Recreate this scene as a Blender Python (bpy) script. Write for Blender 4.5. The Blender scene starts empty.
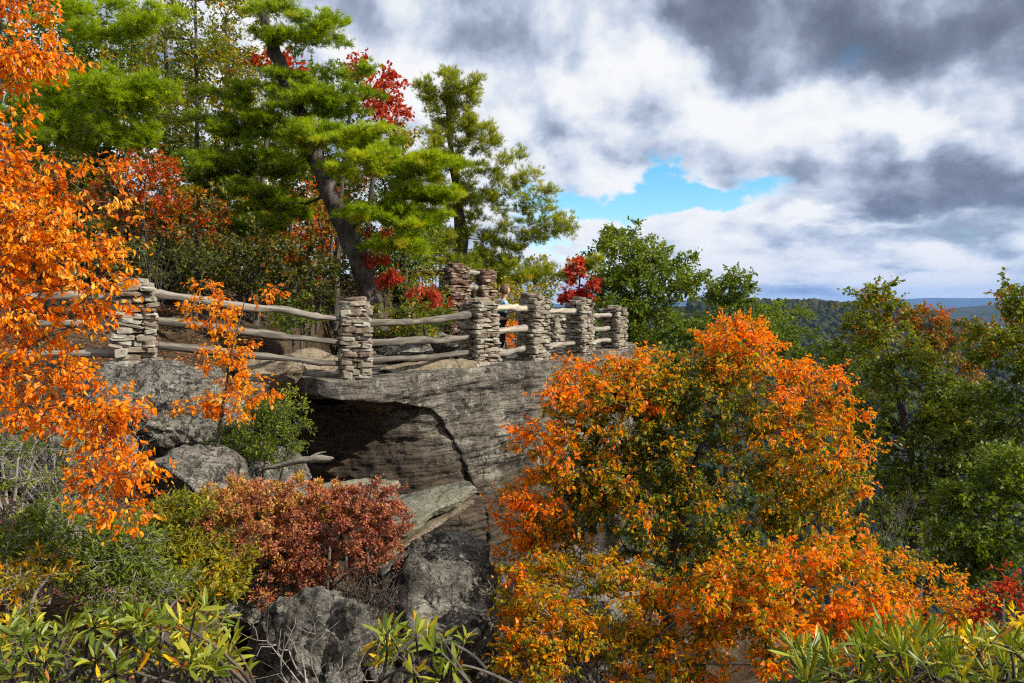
import bpy, bmesh, math, random
import numpy as np
from mathutils import Vector, Matrix

sc = bpy.context.scene
COL = sc.collection
F = 796.0
PITCH = math.radians(2.75)
CP, SP = math.cos(PITCH), math.sin(PITCH)
SUN = np.array([0.82, -0.32, 0.64]); SUN /= np.linalg.norm(SUN)

def W(px, py, d):
    """world point seen at photo pixel (px,py) and standing d metres ahead"""
    a = (px - 512) / F; b = (341.5 - py) / F
    v = np.array([a, CP + b * SP, -SP + b * CP])
    return v * (d / v[1])

def nrm(v):
    return v / np.maximum(np.linalg.norm(v, axis=-1, keepdims=True), 1e-9)

# ------------------------------------------------------------------ noise
def _h(ix, iy, iz, s):
    n = (ix * 374761393 + iy * 668265263 + iz * 2147483647 + s * 1274126177) & 0xffffffff
    n = ((n ^ (n >> 13)) * 1274126177) & 0xffffffff
    n = ((n ^ (n >> 16)) * 2246822519) & 0xffffffff
    return ((n ^ (n >> 15)) & 0xffffff) / float(0xffffff)

def noise(p, s=0):
    p = np.asarray(p, float); i = np.floor(p).astype(np.int64); f = p - i
    u = f * f * f * (f * (f * 6 - 15) + 10)
    x, y, z = i[..., 0], i[..., 1], i[..., 2]
    r = 0
    for dx in (0, 1):
        for dy in (0, 1):
            for dz in (0, 1):
                w = (u[..., 0] if dx else 1 - u[..., 0]) * (u[..., 1] if dy else 1 - u[..., 1]) * (u[..., 2] if dz else 1 - u[..., 2])
                r = r + w * _h(x + dx, y + dy, z + dz, s)
    return r * 2 - 1

def fbm(p, s=0, o=5, g=0.5, l=2.03):
    r = 0; a = 1.0; p = np.asarray(p, float)
    for k in range(o):
        r = r + a * noise(p, s + k * 17); a *= g; p = p * l + 3.7
    return r

def ridge(p, s=0, o=4):
    r = 0; a = 1.0; p = np.asarray(p, float)
    for k in range(o):
        r = r + a * (1 - 2 * np.abs(noise(p, s + k * 13))); a *= 0.5; p = p * 2.1 + 1.3
    return r

def sstep(a, b, x):
    t = np.clip((x - a) / (b - a), 0, 1); return t * t * (3 - 2 * t)

# ------------------------------------------------------------------ mesh helpers
class MB:
    """collects vertices and faces (any size) with one float per face"""
    def __init__(s):
        s.v = []; s.n = 0; s.f = []; s.a = []
    def add(s, V, Fc, A=0.5):
        V = np.asarray(V, float).reshape(-1, 3)
        Fc = np.asarray(Fc, np.int64)
        s.v.append(V); s.f.append(Fc + s.n); s.n += len(V)
        s.a.append(np.broadcast_to(np.asarray(A, float), (len(Fc),)))
    def build(s, name, mat, parent=None, origin=(0, 0, 0), smooth=True):
        me = bpy.data.meshes.new(name)
        V = np.concatenate(s.v) - np.asarray(origin, float)
        tot = np.concatenate([np.full(len(f), f.shape[1]) for f in s.f])
        loops = np.concatenate([f.ravel() for f in s.f])
        me.vertices.add(len(V)); me.vertices.foreach_set('co', V.astype(np.float32).ravel())
        me.loops.add(len(loops)); me.loops.foreach_set('vertex_index', loops.astype(np.int32))
        me.polygons.add(len(tot))
        st = np.concatenate([[0], np.cumsum(tot)[:-1]])
        me.polygons.foreach_set('loop_start', st.astype(np.int32))
        me.polygons.foreach_set('loop_total', tot.astype(np.int32))
        me.polygons.foreach_set('use_smooth', np.full(len(tot), smooth))
        at = me.attributes.new('v', 'FLOAT', 'FACE')
        at.data.foreach_set('value', np.concatenate(s.a).astype(np.float32))
        me.update(calc_edges=True); me.validate()
        me.materials.append(mat)
        o = bpy.data.objects.new(name, me); COL.objects.link(o)
        if parent is not None: o.parent = parent
        return o

def thing(name, label, cat, loc=(0, 0, 0), group=None, o=None):
    if o is None:
        o = bpy.data.objects.new(name, None); COL.objects.link(o)
        o.empty_display_size = 0.2
        o.location = tuple(loc)
    o['label'] = label; o['category'] = cat
    if group: o['group'] = group
    return o

def tube(mb, P, R, sides=6, a=0.5, cap=True, wob=0, seed=0):
    P = np.asarray(P, float); R = np.broadcast_to(np.asarray(R, float), (len(P),))
    T = np.gradient(P, axis=0); T = nrm(T)
    ref = np.array([0.0, 0, 1.0]) if abs(T[0][2]) < 0.8 else np.array([1.0, 0, 0])
    U = nrm(np.cross(T, ref)); Vv = np.cross(T, U)
    an = np.arange(sides) / sides * 2 * math.pi
    rr = R[:, None, None]
    V = P[:, None, :] + rr * (np.cos(an)[None, :, None] * U[:, None, :] + np.sin(an)[None, :, None] * Vv[:, None, :])
    if wob:
        q = V.reshape(-1, 3)
        k = noise(q * 7.0, seed) * 0.6 + noise(q * 2.2, seed + 3)
        dirv = nrm(q - np.repeat(P, sides, 0))
        V = (q + dirv * (k[:, None] * wob)).reshape(V.shape)
    n = len(P)
    i = np.arange(n - 1)[:, None] * sides; j = np.arange(sides)[None, :]; j2 = (j + 1) % sides
    Fq = np.stack([i + j, i + j2, i + sides + j2, i + sides + j], -1).reshape(-1, 4)
    mb.add(V.reshape(-1, 3), Fq, a)
    if cap:
        for e, idx in ((0, 0), (n - 1, (n - 1) * sides)):
            c = np.vstack([V[e], P[e][None]])
            k = np.arange(sides)
            mb.add(c, np.stack([k, (k + 1) % sides, np.full(sides, sides)], -1), a)

def tubes(mb, P, R, sides=3, a=0.5):
    """many open tubes at once: P (K,n,3), R (K,n)"""
    K, n, _ = P.shape
    Tn = nrm(np.gradient(P, axis=1))
    ref = np.where(np.abs(Tn[:, :1, 2:3]) < 0.8, np.array([0., 0, 1.]), np.array([1., 0, 0]))
    U = nrm(np.cross(Tn, ref)); Vv = np.cross(Tn, U)
    an = np.arange(sides) / sides * 2 * math.pi
    V = P[:, :, None] + R[:, :, None, None] * (np.cos(an)[:, None] * U[:, :, None] + np.sin(an)[:, None] * Vv[:, :, None])
    i = np.arange(n - 1)[:, None] * sides; j = np.arange(sides)[None, :]; j2 = (j + 1) % sides
    Fq = np.stack([i + j, i + j2, i + sides + j2, i + sides + j], -1).reshape(-1, 4)
    Fq = (Fq[None] + (np.arange(K) * n * sides)[:, None, None]).reshape(-1, 4)
    mb.add(V.reshape(-1, 3), Fq, a)

def bez(a, b, c, n):
    t = np.linspace(0, 1, n)[:, None]
    return (1 - t) ** 2 * a + 2 * t * (1 - t) * b + t * t * c

# ------------------------------------------------------------------ node helpers
def new_mat(name):
    m = bpy.data.materials.new(name); m.use_nodes = True
    nt = m.node_tree; nt.nodes.clear()
    return m, nt

def N(nt, typ, **kw):
    n = nt.nodes.new(typ)
    for k, v in kw.items():
        if k.startswith('i_'):
            n.inputs[k[2:].replace('_', ' ')].default_value = v
        else: setattr(n, k, v)
    return n

class E:
    """a socket or number with arithmetic"""
    def __init__(s, nt, x): s.nt = nt; s.x = x
    def op(s, o, *r):
        n = s.nt.nodes.new('ShaderNodeMath'); n.operation = o
        for i, q in enumerate((s,) + r):
            q = q.x if isinstance(q, E) else q
            if isinstance(q, (int, float)): n.inputs[i].default_value = q
            else: s.nt.links.new(q, n.inputs[i])
        return E(s.nt, n.outputs[0])
    def __add__(s, o): return s.op('ADD', o)
    def __radd__(s, o): return s.op('ADD', o)
    def __sub__(s, o): return s.op('SUBTRACT', o)
    def __rsub__(s, o): return E(s.nt, float(o)).op('SUBTRACT', s)
    def __mul__(s, o): return s.op('MULTIPLY', o)
    def __rmul__(s, o): return s.op('MULTIPLY', o)
    def __truediv__(s, o): return s.op('DIVIDE', o)
    def clamp(s): 
        q = s.op('MAXIMUM', 0.0); return q.op('MINIMUM', 1.0)
    def smooth(s, a, b):
        n = s.nt.nodes.new('ShaderNodeMapRange'); n.interpolation_type = 'SMOOTHSTEP'
        s.nt.links.new(s.x, n.inputs[0]); n.inputs[1].default_value = a; n.inputs[2].default_value = b
        return E(s.nt, n.outputs[0])

def ramp(nt, fac, stops, interp='LINEAR'):
    r = nt.nodes.new('ShaderNodeValToRGB'); r.color_ramp.interpolation = interp
    el = r.color_ramp.elements
    while len(el) < len(stops): el.new(0.5)
    for e, (p, c) in zip(el, stops):
        e.position = p; e.color = (c[0], c[1], c[2], 1)
    nt.links.new(fac, r.inputs[0])
    return r.outputs[0]

def mixc(nt, fac, a, b, mode='MIX'):
    n = nt.nodes.new('ShaderNodeMix'); n.data_type = 'RGBA'; n.blend_type = mode
    for s, q in ((0, fac), (6, a), (7, b)):
        q = q.x if isinstance(q, E) else q
        if isinstance(q, (int, float)): n.inputs[s].default_value = q
        elif isinstance(q, tuple): n.inputs[s].default_value = (*q, 1)
        else: nt.links.new(q, n.inputs[s])
    return n.outputs[2]

def noise_n(nt, vec, scale, detail=5, rough=0.55, dist=0.0, typ=None):
    n = nt.nodes.new('ShaderNodeTexNoise')
    n.inputs['Scale'].default_value = scale; n.inputs['Detail'].default_value = detail
    n.inputs['Roughness'].default_value = rough; n.inputs['Distortion'].default_value = dist
    if vec is not None: nt.links.new(vec, n.inputs['Vector'])
    return n.outputs[0]

def scaled(nt, vec, s, loc=(0, 0, 0)):
    m = nt.nodes.new('ShaderNodeMapping'); m.inputs['Scale'].default_value = s; m.inputs['Location'].default_value = loc
    nt.links.new(vec, m.inputs[0]); return m.outputs[0]

def leaf_mat(name, stops, trans=0.4, rough=0.45, spec=0.3, tint=1.35):
    m, nt = new_mat(name)
    at = N(nt, 'ShaderNodeAttribute', attribute_name='v')
    col = ramp(nt, at.outputs['Fac'], stops)
    geo = N(nt, 'ShaderNodeNewGeometry')
    nz = noise_n(nt, geo.outputs['Position'], 30, 2)
    col2 = mixc(nt, E(nt, nz) * 0.5, col, (0.0, 0.0, 0.0), 'MIX')
    hs = N(nt, 'ShaderNodeHueSaturation'); hs.inputs['Saturation'].default_value = 1.08; hs.inputs['Value'].default_value = 1.38
    nt.links.new(col2, hs.inputs['Color'])
    b = N(nt, 'ShaderNodeBsdfPrincipled'); b.inputs['Roughness'].default_value = rough
    b.inputs['Specular IOR Level'].default_value = spec
    nt.links.new(hs.outputs[0], b.inputs['Base Color'])
    t = N(nt, 'ShaderNodeBsdfTranslucent')
    hs2 = N(nt, 'ShaderNodeHueSaturation'); hs2.inputs['Saturation'].default_value = 1.15; hs2.inputs['Value'].default_value = tint
    nt.links.new(hs.outputs[0], hs2.inputs['Color']); nt.links.new(hs2.outputs[0], t.inputs['Color'])
    mx = N(nt, 'ShaderNodeMixShader'); mx.inputs[0].default_value = trans
    nt.links.new(b.outputs[0], mx.inputs[1]); nt.links.new(t.outputs[0], mx.inputs[2])
    out = N(nt, 'ShaderNodeOutputMaterial'); nt.links.new(mx.outputs[0], out.inputs[0])
    return m

def bark_mat(name, c0, c1, scale=9, bump=0.6):
    m, nt = new_mat(name)
    tc = N(nt, 'ShaderNodeTexCoord')
    v = scaled(nt, tc.outputs['Object'], (1, 1, 0.22))
    a = noise_n(nt, v, scale, 6, 0.65, 0.6)
    b_ = noise_n(nt, tc.outputs['Object'], 2.0, 3)
    col = ramp(nt, a, [(0.32, c0), (0.7, c1)])
    col = mixc(nt, E(nt, b_).smooth(0.5, 0.75) * 0.5, col, tuple(min(1, x * 1.5 + 0.02) for x in c1))
    b = N(nt, 'ShaderNodeBsdfPrincipled'); b.inputs['Roughness'].default_value = 0.9
    b.inputs['Specular IOR Level'].default_value = 0.15
    nt.links.new(col, b.inputs['Base Color'])
    bp = N(nt, 'ShaderNodeBump'); bp.inputs['Strength'].default_value = bump; bp.inputs['Distance'].default_value = 0.03
    nt.links.new(a, bp.inputs['Height']); nt.links.new(bp.outputs[0], b.inputs['Normal'])
    out = N(nt, 'ShaderNodeOutputMaterial'); nt.links.new(b.outputs[0], out.inputs[0])
    return m

def rock_mat(name, dark, mid, light, lichen=0.3, black=0.4, strata=8.0, scale=1.0, bump=0.7, brown=None, brown_z=(-2, -4), lich_col=(0.42, 0.42, 0.34), lines=0.0, crack=0.0):
    m, nt = new_mat(name)
    tc = N(nt, 'ShaderNodeTexCoord'); P = tc.outputs['Object']
    big = noise_n(nt, P, 0.9 * scale, 6, 0.62, 0.4)
    st = noise_n(nt, scaled(nt, P, (1, 1, strata)), 1.3 * scale, 8, 0.62, 0.5)
    fine = noise_n(nt, P, 22 * scale, 6, 0.7)
    k = (E(nt, big) * 0.45 + E(nt, st) * 0.35 + E(nt, fine) * 0.2)
    col = ramp(nt, k.x, [(0.36, dark), (0.5, mid), (0.64, light)])
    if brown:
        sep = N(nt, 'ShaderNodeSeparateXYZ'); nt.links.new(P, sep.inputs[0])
        z = E(nt, sep.outputs[2]) + (E(nt, sep.outputs[0]) + 2.5) * 0.55 + (E(nt, big) - 0.5) * 2.4  # brown is fresh rock plus painted shade, its edge slanting down to the right
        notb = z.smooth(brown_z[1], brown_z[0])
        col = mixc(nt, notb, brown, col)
        # keep some strata tone in the fresh rock and the painted shade
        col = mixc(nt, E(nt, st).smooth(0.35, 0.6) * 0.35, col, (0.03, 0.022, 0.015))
    if lines:
        ln_ = noise_n(nt, scaled(nt, P, (0.55, 0.55, 6.5)), 4.2, 5, 0.6, 0.8)
        col = mixc(nt, E(nt, ln_).smooth(0.50, 0.60) * lines, col, (0.03, 0.028, 0.025))
        ln2 = noise_n(nt, scaled(nt, P, (0.7, 0.7, 0.16), (3, 1, 7)), 2.6, 5, 0.65, 0.5)
        col = mixc(nt, E(nt, ln2).smooth(0.52, 0.66) * 0.7, col, (0.06, 0.055, 0.05))
    bl = noise_n(nt, scaled(nt, P, (1, 1, 0.7)), 3.4 * scale, 8, 0.72, 1.2)
    col = mixc(nt, E(nt, bl).smooth(0.53, 0.62) * black, col, (0.018, 0.018, 0.017))
    vo = N(nt, 'ShaderNodeTexVoronoi'); vo.inputs['Scale'].default_value = 5.5 * scale
    wn = N(nt, 'ShaderNodeTexNoise'); wn.inputs['Scale'].default_value = 6 * scale; nt.links.new(P, wn.inputs[0])
    wv = N(nt, 'ShaderNodeVectorMath', operation='MULTIPLY_ADD'); nt.links.new(wn.outputs['Color'], wv.inputs[0])
    wv.inputs[1].default_value = (0.35, 0.35, 0.35); nt.links.new(P, wv.inputs[2]); nt.links.new(wv.outputs[0], vo.inputs['Vector'])
    lm = noise_n(nt, P, 4.7 * scale, 7, 0.75, 0.5)
    lk = E(nt, lm).smooth(0.52, 0.6) * (1.0 - E(nt, vo.outputs['Distance']).smooth(0.35, 0.6))
    if brown: lk = lk * notb
    col = mixc(nt, lk * lichen, col, lich_col)
    if crack:
        vc = N(nt, 'ShaderNodeTexVoronoi'); vc.feature = 'DISTANCE_TO_EDGE'; vc.inputs['Scale'].default_value = 4.5
        w5 = N(nt, 'ShaderNodeVectorMath', operation='MULTIPLY_ADD'); nt.links.new(wn.outputs['Color'], w5.inputs[0])
        w5.inputs[1].default_value = (0.5, 0.5, 0.35); nt.links.new(P, w5.inputs[2]); nt.links.new(w5.outputs[0], vc.inputs['Vector'])
        ck = 1.0 - E(nt, vc.outputs['Distance']).smooth(0.02, 0.10)
        col = mixc(nt, ck * crack, col, (0.022, 0.02, 0.018))
    b = N(nt, 'ShaderNodeBsdfPrincipled'); b.inputs['Roughness'].default_value = 0.92
    b.inputs['Specular IOR Level'].default_value = 0.12
    nt.links.new(col, b.inputs['Base Color'])
    hgt = E(nt, st) * 0.6 + E(nt, fine) * 0.35 + E(nt, bl) * 0.5
    bp = N(nt, 'ShaderNodeBump'); bp.inputs['Strength'].default_value = bump; bp.inputs['Distance'].default_value = 0.11
    nt.links.new(hgt.x, bp.inputs['Height']); nt.links.new(bp.outputs[0], b.inputs['Normal'])
    out = N(nt, 'ShaderNodeOutputMaterial'); nt.links.new(b.outputs[0], out.inputs[0])
    return m

def attr_mat(name, stops, scale=12, rough=0.9, bump=0.5, lichen=0.0, stretch=(1, 1, 1)):
    m, nt = new_mat(name)
    at = N(nt, 'ShaderNodeAttribute', attribute_name='v')
    tc = N(nt, 'ShaderNodeTexCoord'); P = scaled(nt, tc.outputs['Object'], stretch)
    n1 = noise_n(nt, P, scale, 6, 0.65, 0.3)
    k = E(nt, at.outputs['Fac']) * 0.72 + E(nt, n1).smooth(0.3, 0.7) * 0.34 - 0.04
    col = ramp(nt, k.x, stops)
    if lichen:
        n2 = noise_n(nt, tc.outputs['Object'], 9, 7, 0.75, 0.4)
        col = mixc(nt, E(nt, n2).smooth(0.52, 0.62) * lichen, col, (0.45, 0.45, 0.38))
        n3 = noise_n(nt, tc.outputs['Object'], 6.3, 7, 0.75, 0.4)
        col = mixc(nt, E(nt, n3).smooth(0.55, 0.66) * 0.6, col, (0.03, 0.03, 0.028))
    b = N(nt, 'ShaderNodeBsdfPrincipled'); b.inputs['Roughness'].default_value = rough
    b.inputs['Specular IOR Level'].default_value = 0.15
    nt.links.new(col, b.inputs['Base Color'])
    bp = N(nt, 'ShaderNodeBump'); bp.inputs['Strength'].default_value = bump; bp.inputs['Distance'].default_value = 0.02
    nt.links.new(n1, bp.inputs['Height']); nt.links.new(bp.outputs[0], b.inputs['Normal'])
    out = N(nt, 'ShaderNodeOutputMaterial'); nt.links.new(b.outputs[0], out.inputs[0])
    return m

def plain(name, c, rough=0.7):
    m, nt = new_mat(name)
    tc = N(nt, 'ShaderNodeTexCoord')
    n1 = noise_n(nt, tc.outputs['Object'], 30, 4)
    col = mixc(nt, E(nt, n1) * 0.5, c, tuple(x * 0.6 for x in c))
    b = N(nt, 'ShaderNodeBsdfPrincipled'); b.inputs['Roughness'].default_value = rough
    nt.links.new(col, b.inputs['Base Color'])
    out = N(nt, 'ShaderNodeOutputMaterial'); nt.links.new(b.outputs[0], out.inputs[0])
    return m

# ------------------------------------------------------------------ materials
L = {}
L['orange'] = leaf_mat('orange leaves', [(0, (0.10, 0.12, 0.02)), (0.06, (0.55, 0.12, 0.01)), (0.35, (0.78, 0.20, 0.014)), (0.65, (0.82, 0.34, 0.05)), (1, (0.80, 0.52, 0.12))], 0.45)
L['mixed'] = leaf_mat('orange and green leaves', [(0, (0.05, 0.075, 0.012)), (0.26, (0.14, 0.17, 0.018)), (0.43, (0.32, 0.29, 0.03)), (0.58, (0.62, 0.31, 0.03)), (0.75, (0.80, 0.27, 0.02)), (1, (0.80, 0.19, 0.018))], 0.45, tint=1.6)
L['green'] = leaf_mat('dark green leaves', [(0, (0.045, 0.07, 0.012)), (0.5, (0.14, 0.175, 0.025)), (0.85, (0.30, 0.29, 0.04)), (0.95, (0.40, 0.18, 0.02)), (1, (0.5, 0.06, 0.02))], 0.38, 0.5, 0.25)
L['bright'] = leaf_mat('fresh green leaves', [(0, (0.06, 0.09, 0.015)), (0.6, (0.15, 0.20, 0.03)), (1, (0.30, 0.32, 0.05))], 0.4, 0.5, 0.25)
L['yellow'] = leaf_mat('yellow green leaves', [(0, (0.09, 0.12, 0.02)), (0.5, (0.24, 0.24, 0.035)), (0.85, (0.42, 0.33, 0.04)), (1, (0.6, 0.25, 0.03))], 0.4)
L['red'] = leaf_mat('red leaves', [(0, (0.16, 0.025, 0.02)), (0.5, (0.36, 0.04, 0.03)), (1, (0.56, 0.13, 0.07))], 0.4)
L['russet'] = leaf_mat('russet leaves', [(0, (0.14, 0.075, 0.04)), (0.4, (0.38, 0.13, 0.095)), (0.7, (0.52, 0.23, 0.11)), (1, (0.52, 0.38, 0.09))], 0.35)
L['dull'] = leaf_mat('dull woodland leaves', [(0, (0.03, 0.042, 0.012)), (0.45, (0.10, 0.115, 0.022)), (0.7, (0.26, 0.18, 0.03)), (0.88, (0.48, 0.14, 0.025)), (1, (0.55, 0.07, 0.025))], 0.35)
L['rhodo'] = leaf_mat('rhododendron leaves', [(0, (0.06, 0.095, 0.015)), (0.45, (0.16, 0.20, 0.028)), (0.75, (0.36, 0.34, 0.05)), (0.93, (0.6, 0.38, 0.04)), (1, (0.35, 0.12, 0.03))], 0.25, 0.4, 0.4)
L['pine'] = leaf_mat('pine needles', [(0, (0.10, 0.13, 0.018)), (0.5, (0.25, 0.34, 0.03)), (0.85, (0.44, 0.52, 0.05)), (1, (0.5, 0.42, 0.08))], 0.5, 0.5, 0.25)
L['pine2'] = leaf_mat('olive pine needles', [(0, (0.12, 0.145, 0.025)), (0.6, (0.33, 0.36, 0.055)), (1, (0.52, 0.48, 0.1))], 0.5, 0.5, 0.25)
BARK = bark_mat('grey bark', (0.03, 0.026, 0.02), (0.13, 0.115, 0.095))
PINEBARK = bark_mat('pine bark', (0.022, 0.018, 0.015), (0.12, 0.10, 0.085), 7, 1.0)
TWIG = bark_mat('pale twigs', (0.13, 0.11, 0.095), (0.36, 0.33, 0.29), 20, 0.2)
LOG = None

# ------------------------------------------------------------------ leaves
TPL = {
 'oval': (np.array([[0, 0, 0], [.32, .25, .06], [.68, .2, .03], [1, 0, -.10], [.68, -.2, .03], [.32, -.25, .06]]), np.array([[0, 1, 2, 3], [0, 3, 4, 5]])),
 'dia': (np.array([[0, 0, 0], [.45, .33, .06], [1, 0, -.04], [.45, -.33, .06]]), np.array([[0, 1, 2], [0, 2, 3]])),
 'long': (np.array([[0, 0, 0], [.3, .13, .04], [.65, .14, .02], [1, 0, -.12], [.65, -.14, .02], [.3, -.13, .04]]), np.array([[0, 1, 2, 3], [0, 3, 4, 5]])),
 'slim': (np.array([[0, 0, 0], [.5, .17, .04], [1, 0, -.05], [.5, -.17, .04]]), np.array([[0, 1, 2], [0, 2, 3]])),
 'rhodo': (np.array([[0, 0, 0], [.12, .03, .01], [.35, .125, .05], [.6, .15, .055], [.85, .09, .0], [1, 0, -.06],
                     [.85, -.09, .0], [.6, -.15, .055], [.35, -.125, .05], [.12, -.03, .01], [.35, 0, .0], [.6, 0, .0], [.85, 0, -.025]]),
           np.array([[0, 1, 2, 10], [0, 10, 8, 9], [10, 2, 3, 11], [10, 11, 7, 8], [11, 3, 4, 12], [11, 12, 6, 7], [12, 4, 5, 5], [12, 5, 6, 6]])),
 'maple': (np.array([[0, 0, 0], [.25, .42, 0], [.42, .2, .03], [.68, .38, 0], [.7, .14, .02], [1, 0, -.05], [.7, -.14, .02], [.68, -.38, 0], [.42, -.2, .03], [.25, -.42, 0], [.45, 0, 0]]),
           np.array([[0, 1, 2, 10], [10, 2, 3, 4], [10, 4, 5, 6], [10, 6, 7, 8], [0, 10, 8, 9]])),
}

TPL['rolled'] = (TPL['rhodo'][0] * np.array([1, 0.42, 1]) + np.array([0, 0, 1.0]) * (-0.55 * np.abs(TPL['rhodo'][0][:, 1:2])), TPL['rhodo'][1])
TPL['rhodo'] = (TPL['rhodo'][0] * np.array([1, 0.66, 1]), TPL['rhodo'][1])
def add_leaves(mb, rng, P, D, size, kind, a, upb=0.8):
    n = len(P)
    if n == 0: return
    T, Fc = TPL[kind]
    D = nrm(D)
    up = np.array([0, 0, 1.0]) * upb + rng.normal(0, 0.55, (n, 3))
    B = nrm(np.cross(up, D)); Nn = np.cross(D, B)
    s = size * rng.uniform(0.65, 1.25, n)
    cv = rng.uniform(-1.0, 2.5, n)
    V = P[:, None, :] + s[:, None, None] * (T[None, :, 0:1] * D[:, None, :] + T[None, :, 1:2] * B[:, None, :] + (T[None, :, 2:3] * cv[:, None, None]) * Nn[:, None, :])
    if kind in ('rhodo', 'rolled'):
        F3 = Fc[-2:, :3]; F4 = Fc[:-2]
        off = (np.arange(n) * len(T))[:, None, None]
        V = V.reshape(-1, 3)
        q = (F4[None] + off).reshape(-1, 4)
        mb.add(V, q, np.repeat(a, len(F4)))
        t = (F3[None] + off).reshape(-1, 3) + (mb.n - len(V))
        mb.f.append(t); mb.a.append(np.repeat(a, 2))
        return
    off = (np.arange(n) * len(T))[:, None, None]
    mb.add(V.reshape(-1, 3), (Fc[None] + off).reshape(-1, Fc.shape[1]), np.repeat(a, len(Fc)))

def add_needles(mb, rng, P, D, size, a, m=10, spread=0.75, w=0.035):
    n = len(P)
    if n == 0: return
    D = nrm(D)
    d = nrm(D[:, None, :] + rng.normal(0, spread * 0.6, (n, m, 3)) + np.array([0, 0, 0.12]))
    s = (size * rng.uniform(0.7, 1.2, (n, m)))[..., None]
    side = nrm(np.cross(d, rng.normal(0, 1, (n, m, 3)))) * s * w
    b = P[:, None, :] + rng.normal(0, 0.12, (n, m, 3)) * s
    V = np.stack([b - side, b + side, b + d * s], 2).reshape(-1, 3)
    k = np.arange(n * m)[:, None] * 3 + np.arange(3)
    mb.add(V, k, np.clip(np.repeat(a, m) + rng.normal(0, 0.05, n * m), 0, 1))

COUNT = [0]
def grow(name, label, cat, trunk, blobs, leaf, mat, size, clump=0.35, twigs=10, per=8, bark=None, seed=1,
         vf=None, vs=0.12, vc=0.12, droop=0.2, flat=0.75, tmin=0.35, group=None, parts=('trunk', 'crown'),
         upb=0.8, trunks=None, shell=0.5, lr=1.0, m=10, nw=0.035, jit=0.5, sides=8, up=0.2, bare=0.0, out=0.6, wob=0.0):
    """one plant: trunk(s) + limbs as one mesh, leaves as another.  blobs: (centre, radii, n clumps[, v])"""
    rng = np.random.default_rng(seed)
    trunks = trunks or [trunk]
    base = np.asarray(trunks[0][0][:3], float)
    root = thing(name, label, cat, base, group)
    wood = MB(); crown = MB()
    nodes = []; rads = []
    for T in trunks:
        T = np.asarray(T, float)
        # smooth the polyline
        t = np.linspace(0, len(T) - 1, max(10, len(T) * 5)); i = np.arange(len(T))
        Pt = np.stack([np.interp(t, i, T[:, k]) for k in range(4)], -1)
        for _ in range(2): Pt[1:-1] = (Pt[:-2] + 2 * Pt[1:-1] + Pt[2:]) / 4
        Pt[1:-1, :3] += rng.normal(0, 0.12, (len(Pt) - 2, 3)) * Pt[1:-1, 3:4]
        tube(wood, Pt[:, :3], Pt[:, 3], sides, rng.uniform(.3, .7), wob=wob or Pt[0, 3] * 0.12, seed=seed)
        k0 = int(len(Pt) * tmin)
        nodes += list(Pt[k0:, :3]); rads += list(Pt[k0:, 3])
    cl = []; TW = []
    for bl in blobs:
        c, r, n = np.asarray(bl[0], float), np.asarray(bl[1], float), bl[2]
        bv = bl[3] if len(bl) > 3 else None
        d = nrm(rng.normal(0, 1, (n, 3)))
        rad = (shell + (1 - shell) * rng.uniform(0, 1, (n, 1)) ** 0.5) if n > 2 else rng.uniform(0, 1, (n, 1))
        rad = rad * rng.uniform(0.86, 1.1, (n, 1))
        for q in c + d * rad * r: cl.append((q, bv, c, r))
    cen = np.mean([p for p in nodes], 0)
    tr0 = np.array(nodes)
    cl.sort(key=lambda q: np.min(np.linalg.norm(tr0 - q[0], axis=1)))
    for q, bv, bc, br in cl:
        A = np.array(nodes); dv = q - A
        dist = np.linalg.norm(dv, axis=1)
        cost = dist + 0.6 * np.maximum(0, -dv[:, 2]) - 0.15 * dist * (np.array(rads) > 0.02)
        j = int(np.argmin(cost)); p0 = A[j]; ln = dist[j] + 1e-6
        r0 = min(rads[j] * 0.72, (0.010 + 0.02 * ln) * lr); r0 = max(r0, 0.004 * lr)
        mid = (p0 + q) / 2 + rng.normal(0, 0.09, 3) * ln + np.array([0, 0, up * 0.5 * ln * rng.uniform(-0.2, 1)])
        path = bez(p0, mid, q, 7)
        rr = np.linspace(r0, r0 * 0.4, 7)
        tube(wood, path, rr, 5 if r0 > 0.02 else 4, rng.uniform(.3, .7), cap=False)
        nodes += list(path[3:]); rads += list(rr[3:])
        vcl = (vf(q) if vf else 0.5) if bv is None else bv
        vcl += rng.normal(0, vc)
        cr = clump * rng.uniform(0.7, 1.25)
        nt_ = max(2, int(twigs * rng.uniform(0.7, 1.3)))
        s0 = path[rng.integers(3, 7, nt_)]
        dd = nrm(rng.normal(0, 1, (nt_, 3)) + out * nrm(q - bc)); dd[:, 2] *= flat
        e = q + dd * cr * rng.uniform(0.45, 1.0, (nt_, 1)) ** 0.6
        md = (s0 + e) / 2 + rng.normal(0, 0.12, (nt_, 3)) * cr
        TW.append((s0, md, e, np.full(nt_, max(0.003, r0 * 0.3)), np.full(nt_, vcl)))
    s0, md, e, r_, vc_ = [np.concatenate(z) for z in zip(*TW)]
    t = np.linspace(0, 1, 4)[None, :, None]
    PP = (1 - t) ** 2 * s0[:, None] + 2 * t * (1 - t) * md[:, None] + t * t * e[:, None]
    RR = (r_[:, None] * (1 - t[:, :, 0]) + 0.0022 * t[:, :, 0]) * (0.7 + 0.3 * lr)
    tubes(wood, PP, RR)
    nl = np.maximum(1, (per * rng.uniform(0.6, 1.4, len(s0))).astype(int)) * (rng.uniform(0, 1, len(s0)) >= bare)
    ix = np.repeat(np.arange(len(s0)), nl); n_ = len(ix)
    t = rng.uniform(0.25, 1.05, n_)[:, None]
    P = (1 - t) ** 2 * s0[ix] + 2 * t * (1 - t) * md[ix] + t * t * e[ix]
    tw = nrm(e - s0)[ix]
    va = np.clip(vc_[ix] + rng.normal(0, vs, n_), 0, 1)
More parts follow.
